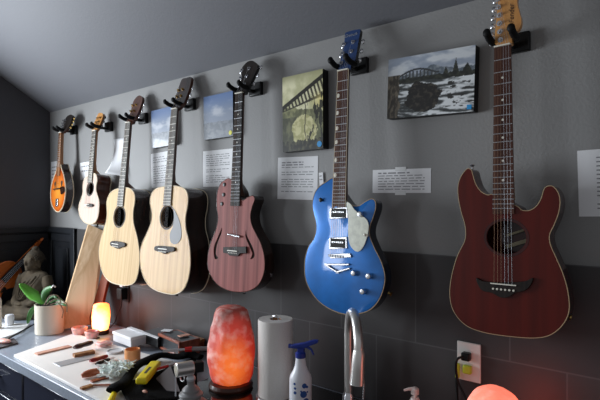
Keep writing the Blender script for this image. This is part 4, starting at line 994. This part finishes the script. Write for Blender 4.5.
# wooden display case with glass
A = at(160, 352, ZT+mz); B = at(182, 362, ZT+mz)
A = Vector((at(160, 351).x, at(160, 351).y, ZT+mz)); A = Vector((-1.970, -.140, ZT+mz)); xx = Vector((.99, -.14, 0)).normalized(); yy = Vector((.14, .99, 0)).normalized()
R_ = Matrix((xx, yy, UP)).transposed(); wL, wD, wH = .205, .105, .068
t = thing('display_case', 'red-brown wooden case with a dark glass front standing by the wall behind the tool roll', 'case', A, R_)
fb = MB()
for (c, s_) in (((wL/2, .006, .005), (wL, .012, .010)), ((wL/2, .006, wH-.005), (wL, .012, .012)), ((.005, .006, wH/2), (.010, .012, wH)), ((wL-.005, .006, wH/2), (.010, .012, wH))): fb.box(c, s_)
fb.build('case_frame', 'redwood', t, local=True, bevel=.001)
MB().box((wL/2, .01, wH/2), (wL-.016, .004, wH-.016)).build('glass_front', 'caseglass', t, local=True)
MB().box((.004, wD/2+.006, wH/2), (.008, wD-.012, wH)).box((wL-.004, wD/2+.006, wH/2), (.008, wD-.012, wH)).box((wL/2, wD-.004, wH/2), (wL-.016, .008, wH)).build('case_side', 'redwood', t, local=True, bevel=.001)
MB().box((wL/2, wD/2+.006, wH-.003), (wL-.018, wD-.022, .004)).build('case_top', 'caseglass', t, local=True)
obox('cigar_box', 'redwood', (199, 353), (208, 349.5), .07, .052, ZT, 'small open-looking red-brown wooden box right of the display case', 'box', 'tanwood')
for i, (u, v, m_, lb) in enumerate(((167, 331, 'paper', 'white scrap of paper on the wooden display case'), (184, 336, 'pinkwood', 'pinkish wood offcut on the wooden display case'))):
    q_ = at(u, v, ZT+mz+wH+.002); tag(MB().box(q_+Vector((0, 0, .003)), (.05, .03, .003), Matrix.Rotation(.4+i, 3, 'Z')).build('offcut', m_), lb, 'offcut')

# shavings tuft
b = MB(); c0 = at(119, 376, MZ); rnd = random.Random(4)
for i in range(260):
    th = rnd.uniform(0, 6.28); el = rnd.uniform(.1, 1.4); L_ = rnd.uniform(.025, .06); d = Vector((math.cos(th)*math.cos(el), math.sin(th)*math.cos(el), math.sin(el)*.8))
    s0 = c0+Vector((rnd.uniform(-.035, .035), rnd.uniform(-.05, .04), rnd.uniform(0.004, .03)))
    b.tube([s0, s0+d*L_*.5+Vector((rnd.uniform(-.01, .01), rnd.uniform(-.01, .01), .004)), s0+d*L_+Vector((0, 0, -.006))], [.0036, .0036, .001], 5)
o = b.build('air_plant', 'fluff'); tag(o, 'tuft of pale silvery green air plant on the white board beside the yellow tools', 'plant')
# black tool roll
t = thing('tool_roll', 'black canvas tool roll curling across the right end of the white board', 'tool roll', at(160, 372))
pts = [(112, 394, .028), (122, 386, .034), (134, 371, .042), (146, 361, .050), (160, 356, .058), (178, 355.5, .058), (190, 355.5, .05), (201, 358, .04)]
cp = spline([tuple(at(u, v, ZT+.012+h*.4)) for u, v, h in pts], 5, False)
MB().tube([(p[0], p[1], ZT+mz+.0225+.004*math.sin(i*.7)+.0*i) for i, p in enumerate(cp)], [.0115+.002*math.sin(i*.5) for i in range(len(cp))], 14, flat=2.1, ref=UP).build('rolled_edge', 'fabric', t)
fl_ = MB(); n1, n2 = 22, 12; a0 = at(117, 392); a1 = at(196, 362); a2 = at(198, 404); a3 = at(128, 408)
vs = []
for j in range(n2+1):
    row = []
    for i in range(n1+1):
        s_, r_ = i/n1, j/n2; q_ = a0.lerp(a1, s_).lerp(a3.lerp(a2, s_), r_); q_.z = ZT+mz+.006+.008*(1+noise.noise(Vector((s_*5, r_*4, 2))))*math.sin(math.pi*min(1, r_*1.0+.1))
        row.append(fl_.bm.verts.new(q_))
    vs.append(row)
for j in range(n2):
    for i in range(n1): fl_._f([vs[j][i], vs[j][i+1], vs[j+1][i+1], vs[j+1][i]])
o = fl_.build('canvas_flap', 'fabric', t, ang=80); so = o.modifiers.new('thick', 'SOLIDIFY'); so.thickness = .004; so.offset = 0
# yellow block tool
zr = ZT+.03
A = at(141, 379.5, zr+.024); B = at(156, 361.5, zr+.024)
t = thing('utility_knife', 'chunky yellow plastic tool handle lying on the black tool roll', 'tool', (A+B)/2-Vector((0, 0, .024)))
MB().bar(A-Vector((0, 0, .008)), B-Vector((0, 0, .008)), .044, .026).build('handle', 'yellow', t, bevel=.009, bseg=4)
MB().bar(A+(B-A)*.25+Vector((0, 0, .0045)), A+(B-A)*.6+Vector((0, 0, .0045)), .010, .002).build('slider', 'guard', t)
A = at(110, 403, MZ+.012); B = at(117.5, 386, MZ+.012)
t = thing('screwdriver', 'yellow-handled screwdriver pointing towards the front edge of the white board', 'screwdriver', A)
MB().tube(spline([A, A.lerp(B, .3), A.lerp(B, .7), B], 4, False), [.010, .0115, .012, .0115, .011, .0105, .010, .0095, .010, .0105, .009, .006, .005], 10).build('handle', 'yellow', t)
MB().cyl(B, B+(B-A).normalized()*.05+Vector((0, 0, .002)), .003, n=10).build('shaft', 'steel', t)
A = at(150, 371.5, ZT+.045); B = at(168, 366, ZT+.045)
t = thing('pliers', 'red-handled pliers half under the yellow tool handle', 'pliers', A)
for s_ in (-1, 1): MB().tube(spline([A+Vector((0, .012*s_, 0)), A.lerp(B, .5)+Vector((0, .016*s_, 0)), B+Vector((0, .003*s_, 0))], 4, False), .0055, 8).build('handle', 'red', t)
MB().bar(B, B+(B-A).normalized()*.045, .02, .01).build('jaws', 'castgrey', t, bevel=.002)
A = at(163, 351, ZT+.07); B = at(185, 349.5, ZT+.07); Cc = at(208, 348.5, ZT+.07)
t = thing('socket_driver', 'silver and red driver lying along the top of the black tool roll', 'screwdriver', A)
MB().cyl(A, B, .006, n=12).build('shaft', 'steel', t)
MB().tube([B, B.lerp(Cc, .3)], [.010, .012], 12).build('collar', 'red', t); MB().tube([B.lerp(Cc, .3), Cc], [.010, .009], 12).build('handle', 'castgrey', t)
# grey card
q0 = [at(156, 379, ZT+.03), at(170.5, 366.5, ZT+.055), at(180, 392, ZT+.03), at(166.5, 391, ZT+.022)]
o = MB().rings([q0, [p+Vector((0, 0, .003)) for p in q0]]).build('grey_card', 'greycard'); tag(o, 'stiff dark grey card propped beside the chrome clamp', 'card')
blob('cork_stub', 'pinkwood', at(145, 393, ZT+.03), (.012, .006, .005), 'small pinkish wood splinter on the black tool roll', 'offcut', 2)

# clamp / tabletop vise
p = at(191, 408)
t = thing('bench_vise', 'chrome and cast grey swivel vise in front of the large salt lamp', 'vise', p)
MB().lathe([(.062, 0), (.060, .014), (.045, .026), (.034, .032), (.034, .038), (.040, .042), (.040, .050), (.030, .056), (.030, .064), (.026, .068), (.020, .074), (.013, .078), (.013, .098)], p, 32).build('vise_base', 'castgrey', t, bevel=.001)
top = p+Vector((0, 0, .10))
MB().ell(top, (.015, .015, .015)).build('swivel_ball', 'steel', t)
hd = top+(-RT*.018)+Vector((0, 0, .035))
MB().tube([hd-RT*.028-FW*.02, hd+RT*.022+FW*.01], [.024, .024], 24, ref=UP).build('vise_head', 'satin', t, bevel=.002)
MB().box(hd+RT*.034+FW*.016, (.03, .034, .044), frame(RT+FW*.5).to_3x3()).build('jaw', 'black', t, bevel=.003)
MB().cyl(hd-RT*.034-Vector((0, 0, .02)), hd-RT*.034-Vector((0, 0, .095)), .0024, n=10).build('clamp_lever', 'steel', t)
MB().tube([hd-RT*.012+Vector((.012*math.cos(a_/12*6.283), 0, -.033+.012*math.sin(a_/12*6.283))) for a_ in range(12)], .0025, 8, close=True).build('ring', 'chrome', t)

ZS = ZT+.006
sk = MB(); lp_ = [(-1.49, -.612), (-.02, -.612), (-.02, -.03), (-1.49, -.03)]
sk.rings([[Vector((x, y, ZT)) for x, y in lp_], [Vector((x, y, ZS)) for x, y in lp_]])
o = sk.build('sink_deck', 'blackgloss', bevel=.002); tag(o, 'low black sink deck under the chrome faucet and paper towel roll', 'sink')
# ------------------------------------------------------------------ paper towel, spray bottle, faucet, soap pump
p = W(275.5, 398, -.2); p.z = ZS
t = thing('paper_towel_roll', 'white paper towel roll standing on the worktop', 'paper towels', p)
MB().lathe([(.061, 0), (.0625, .003), (.0625, .265), (.061, .269), (.021, .269), (.020, .26)], p+Vector((0, 0, .008)), 48).build('roll', 'towel', t)
MB().lathe([(.020, 0), (.0205, .267), (.0185, .267), (.0185, .2)], p+Vector((0, 0, .009)), 24).build('cardboard_core', 'tanwood', t)
MB().lathe([(.07, 0), (.07, .006), (.02, .008)], p, 36).cyl(p+Vector((0, 0, .006)), p+Vector((0, 0, .27)), .004, n=10).tube([p+Vector((.016*math.cos(a_), 0, .272+.016*abs(math.sin(a_)))) for a_ in [math.pi*k/8 for k in range(9)]], .0022, 8).build('holder', 'chrome', t)
p = W(300.5, 400, -.255); p.z = ZS
Rs = Matrix.Rotation(math.radians(25), 3, 'Z')
t = thing('spray_bottle', 'white spray bottle with a blue trigger head, right of the paper towel roll', 'spray bottle', p, Rs)
MB().lathe([(.033, 0), (.0365, .004), (.0365, .115), (.034, .128), (.024, .145), (.019, .158), (.016, .178), (.0165, .190)], (0, 0, 0), 36).build('bottle', 'bottle', t, local=True)
sp = MB().lathe([(.017, .185), (.017, .200), (.012, .205)], (0, 0, 0), 24).box((.002, 0, .213), (.022, .018, .022))
sp.build('collar', 'blueplastic', t, local=True, bevel=.002)
MB().prism([(-.033, .216), (-.030, .225), (.010, .234), (.045, .246), (.060, .246), (.058, .238), (.030, .226), (.008, .214)], -.009, .009).build('trigger_head', 'blueplastic', t, local=True, bevel=.002)
MB().tube([(.018, 0, .224), (.036, 0, .214), (.044, 0, .198)], [.005, .004, .003], 10).build('trigger', 'blueplastic', t, local=True)
MB().cyl((-.040, 0, .2205), (-.030, 0, .2205), .007, n=12).build('nozzle', 'blueplastic', t, local=True)
cd = (t.matrix_world.inverted().to_3x3() @ (CAM-p)); ca_ = math.atan2((WM[t.name].inverted().to_3x3() @ (CAM-p)).y, (WM[t.name].inverted().to_3x3() @ (CAM-p)).x)
def dot(da, z, r):
    a_ = ca_+da; c = Vector((.0362*math.cos(a_), .0362*math.sin(a_), z)); n_ = Vector((math.cos(a_), math.sin(a_), 0))
    return c, n_
lb = MB()
for da, z_, r_ in ((.35, .105, .008), (.62, .100, .004), (.28, .078, .011), (.05, .088, .003), (-.55, .110, .004), (-.50, .096, .004), (-.50, .082, .005), (.5, .055, .010), (-.1, .05, .006), (.65, .084, .003)):
    c, n_ = dot(da, z_, r_); lb.cyl(c-n_*.001, c+n_*.0008, r_, n=14)
lb.build('label_print', 'bluelabel', t, local=True)

rs = Vector((-.873, -.17, ZS)); ss = Vector((-.755, 1.185-D, 1.085))
t = thing('faucet', 'tall chrome gooseneck kitchen faucet in front of the blue guitar', 'faucet', rs)
MB().lathe([(.028, 0), (.028, .006), (.019, .012), (.019, .07), (.014, .08)], rs, 28).build('faucet_base', 'chrome', t)
hh = Vector((ss.x-rs.x, ss.y-rs.y, 0)); mid = .5
pts = [rs+Vector((0, 0, .07)), rs+Vector((0, 0, .18))]
R0 = hh.length/2; zc0 = 1.285-R0-.014
for k in range(0, 13):
    a_ = math.pi*k/12; pts.append(Vector((rs.x, rs.y, zc0))+hh*(.5-.5*math.cos(a_))+Vector((0, 0, R0*math.sin(a_))))
pts.append(Vector((ss.x, ss.y, 1.17)))
MB().tube(pts, .0138, 16).build('gooseneck', 'satin', t)
MB().tube([Vector((ss.x, ss.y, 1.185)), Vector((ss.x, ss.y, 1.172)), Vector((ss.x-.003, ss.y, 1.13)), Vector((ss.x-.006, ss.y, 1.085))], [.0145, .0178, .0195, .0215], 20).build('spray_head', 'satin', t)
MB().tube([Vector((ss.x, ss.y, 1.176)), Vector((ss.x, ss.y, 1.173))], .0165, 20).build('collar_ring', 'black', t)
hv = rs+Vector((.02, .0, .045))
MB().cyl(hv, hv+Vector((.045, -.005, 0)), .016, n=20).build('valve_body', 'chrome', t, bevel=.002)
MB().tube([hv+Vector((.038, -.004, .01)), hv+Vector((.040, -.002, .085))], [.0035, .003], 10).build('lever', 'chrome', t)
p = W(415, 400, -.12); p.z = ZS
t = thing('soap_dispenser', 'blush white soap pump near the wall outlet', 'soap dispenser', p)
MB().lathe([(.026, 0), (.027, .004), (.027, .07), (.022, .085), (.014, .092), (.012, .1)], p, 28).build('dispenser_body', 'pinksoap', t)
MB().cyl(p+Vector((0, 0, .095)), p+Vector((0, 0, .122)), .005, n=12).lathe([(.012, .110), (.012, .126), (.007, .130)], p, 18).tube([p+Vector((0, 0, .126)), p-RT*.020+Vector((0, 0, .125)), p-RT*.034+Vector((0, 0, .121))], [.006, .0045, .0035], 10).build('pump_head', 'pinksoap', t)

# ------------------------------------------------------------------ outlets
def outlet(c, label, plug):
    t = thing('wall_outlet', label, 'outlet', c)
    pm = 'plate' if plug == 'white' else 'black'
    MB().box(c+Vector((0, -.0125, 0)), (.072, .007, .117)).build('cover_plate', pm, t, bevel=.002)
    for s_ in (-1, 1):
        r_ = MB().cyl(c+Vector((0, -.0155, s_*.020)), c+Vector((0, -.0175, s_*.020)), .017, n=24).build('receptacle', pm, t, bevel=.0005)
        if plug == 'white':
            for sx in (-1, 1): MB().box(c+Vector((sx*.0065, -.0177, s_*.020+.003)), (.002, .0008, .008)).build('slot', 'black', r_)
    return t
c = W(469, 361.7, -.012); c.y = 0
t = outlet(c, 'white double outlet plate with plugs in the tile below the dark red guitar', 'white')
q_ = c+Vector((0, 0, 0))
o = thing('power_plug', 'black plug and cord in the upper socket of the white outlet', 'plug', c+Vector((-.002, -.018, .020)))
MB().box(c+Vector((-.002, -.030, .020)), (.026, .024, .024)).build('plug_body', 'black', o, bevel=.004)
MB().tube(spline([c+Vector((-.008, -.040, .020)), c+Vector((-.022, -.050, .012)), c+Vector((-.026, -.048, -.02)), c+Vector((-.020, -.045, -.06)), c+Vector((.004, -.05, -.10)), c+Vector((.03, -.07, -.15)), c+Vector((.05, -.10, -.195))], 6, False), .0038, 10).build('cord', 'black', o)
o = thing('extension_plug', 'yellow-green plug with a black cord in the lower socket of the white outlet', 'plug', c+Vector((0, -.018, -.020)))
MB().box(c+Vector((.0, -.026, -.020)), (.026, .016, .026)).build('plug_body', 'plugyellow', o, bevel=.004)
MB().box(c+Vector((-.030, -.026, -.030)), (.012, .014, .045)).build('plug_collar', 'plugyellow', o, bevel=.003)
MB().tube(spline([c+Vector((-.031, -.03, -.05)), c+Vector((-.03, -.035, -.075)), c+Vector((-.016, -.06, -.12)), c+Vector((.01, -.08, -.165)), c+Vector((.03, -.11, -.193))], 6, False), .0045, 10).build('cord', 'black', o)
c = W(125.5, 293, -.012); c.y = 0
t = thing('power_adapter', 'small black power adapter plugged in below the blond guitar', 'adapter', c)
MB().box(c+Vector((0, -.0125, .01)), (.072, .007, .117)).build('cover_plate', 'panel', t, bevel=.002)
MB().box(c+Vector((0.0, -.034, .0)), (.05, .036, .062)).build('adapter_body', 'black', t, bevel=.004)
MB().box(c+Vector((0.0, -.030, .045)), (.03, .02, .016)).build('plug_top', 'white', t, bevel=.002)
MB().tube(spline([c+Vector((0, -.035, -.03)), c+Vector((-.005, -.036, -.07)), c+Vector((-.02, -.05, -.12)), c+Vector((-.03, -.06, -.16)), (c.x-.05, c.y-.08, ZT+.004)], 5, False), .003, 8).build('cord', 'black', t)

# ------------------------------------------------------------------ light
def area(name, loc, size, rot, energy, col):
    l = bpy.data.lights.new(name, 'AREA'); l.shape = 'RECTANGLE'; l.size, l.size_y = size; l.energy = energy; l.color = col
    o = bpy.data.objects.new(name, l); o.location = loc; o.rotation_euler = rot; COL.objects.link(o); return o
area('window_daylight', (XL+.005, (wy0+wy1)/2, (wz0+wz1)/2), (1.05, .82), (0, math.radians(-90), 0), 74, (.86, .93, 1.0))
area('window_daylight', (XL+.005, (vy0+vy1)/2, (wz0+wz1)/2), (1.05, .72), (0, math.radians(-90), 0), 22, (.86, .93, 1.0))
w = bpy.data.worlds.new('world'); SC.world = w; w.use_nodes = True
bg = w.node_tree.nodes['Background']; bg.inputs['Color'].default_value = (.93, .95, 1, 1); bg.inputs['Strength'].default_value = .29

cd = bpy.data.cameras.new('camera'); cam = bpy.data.objects.new('camera', cd); COL.objects.link(cam)
cam.location = CAM; cam.rotation_euler = (math.radians(90), 0, TH)
cd.sensor_width = 36; cd.lens = F/600*36; cd.shift_y = 2/600; cd.clip_start = .02
SC.camera = cam
SC.view_settings.view_transform = 'Standard'; SC.view_settings.look = 'None'; SC.view_settings.gamma = 1; SC.view_settings.exposure = 0
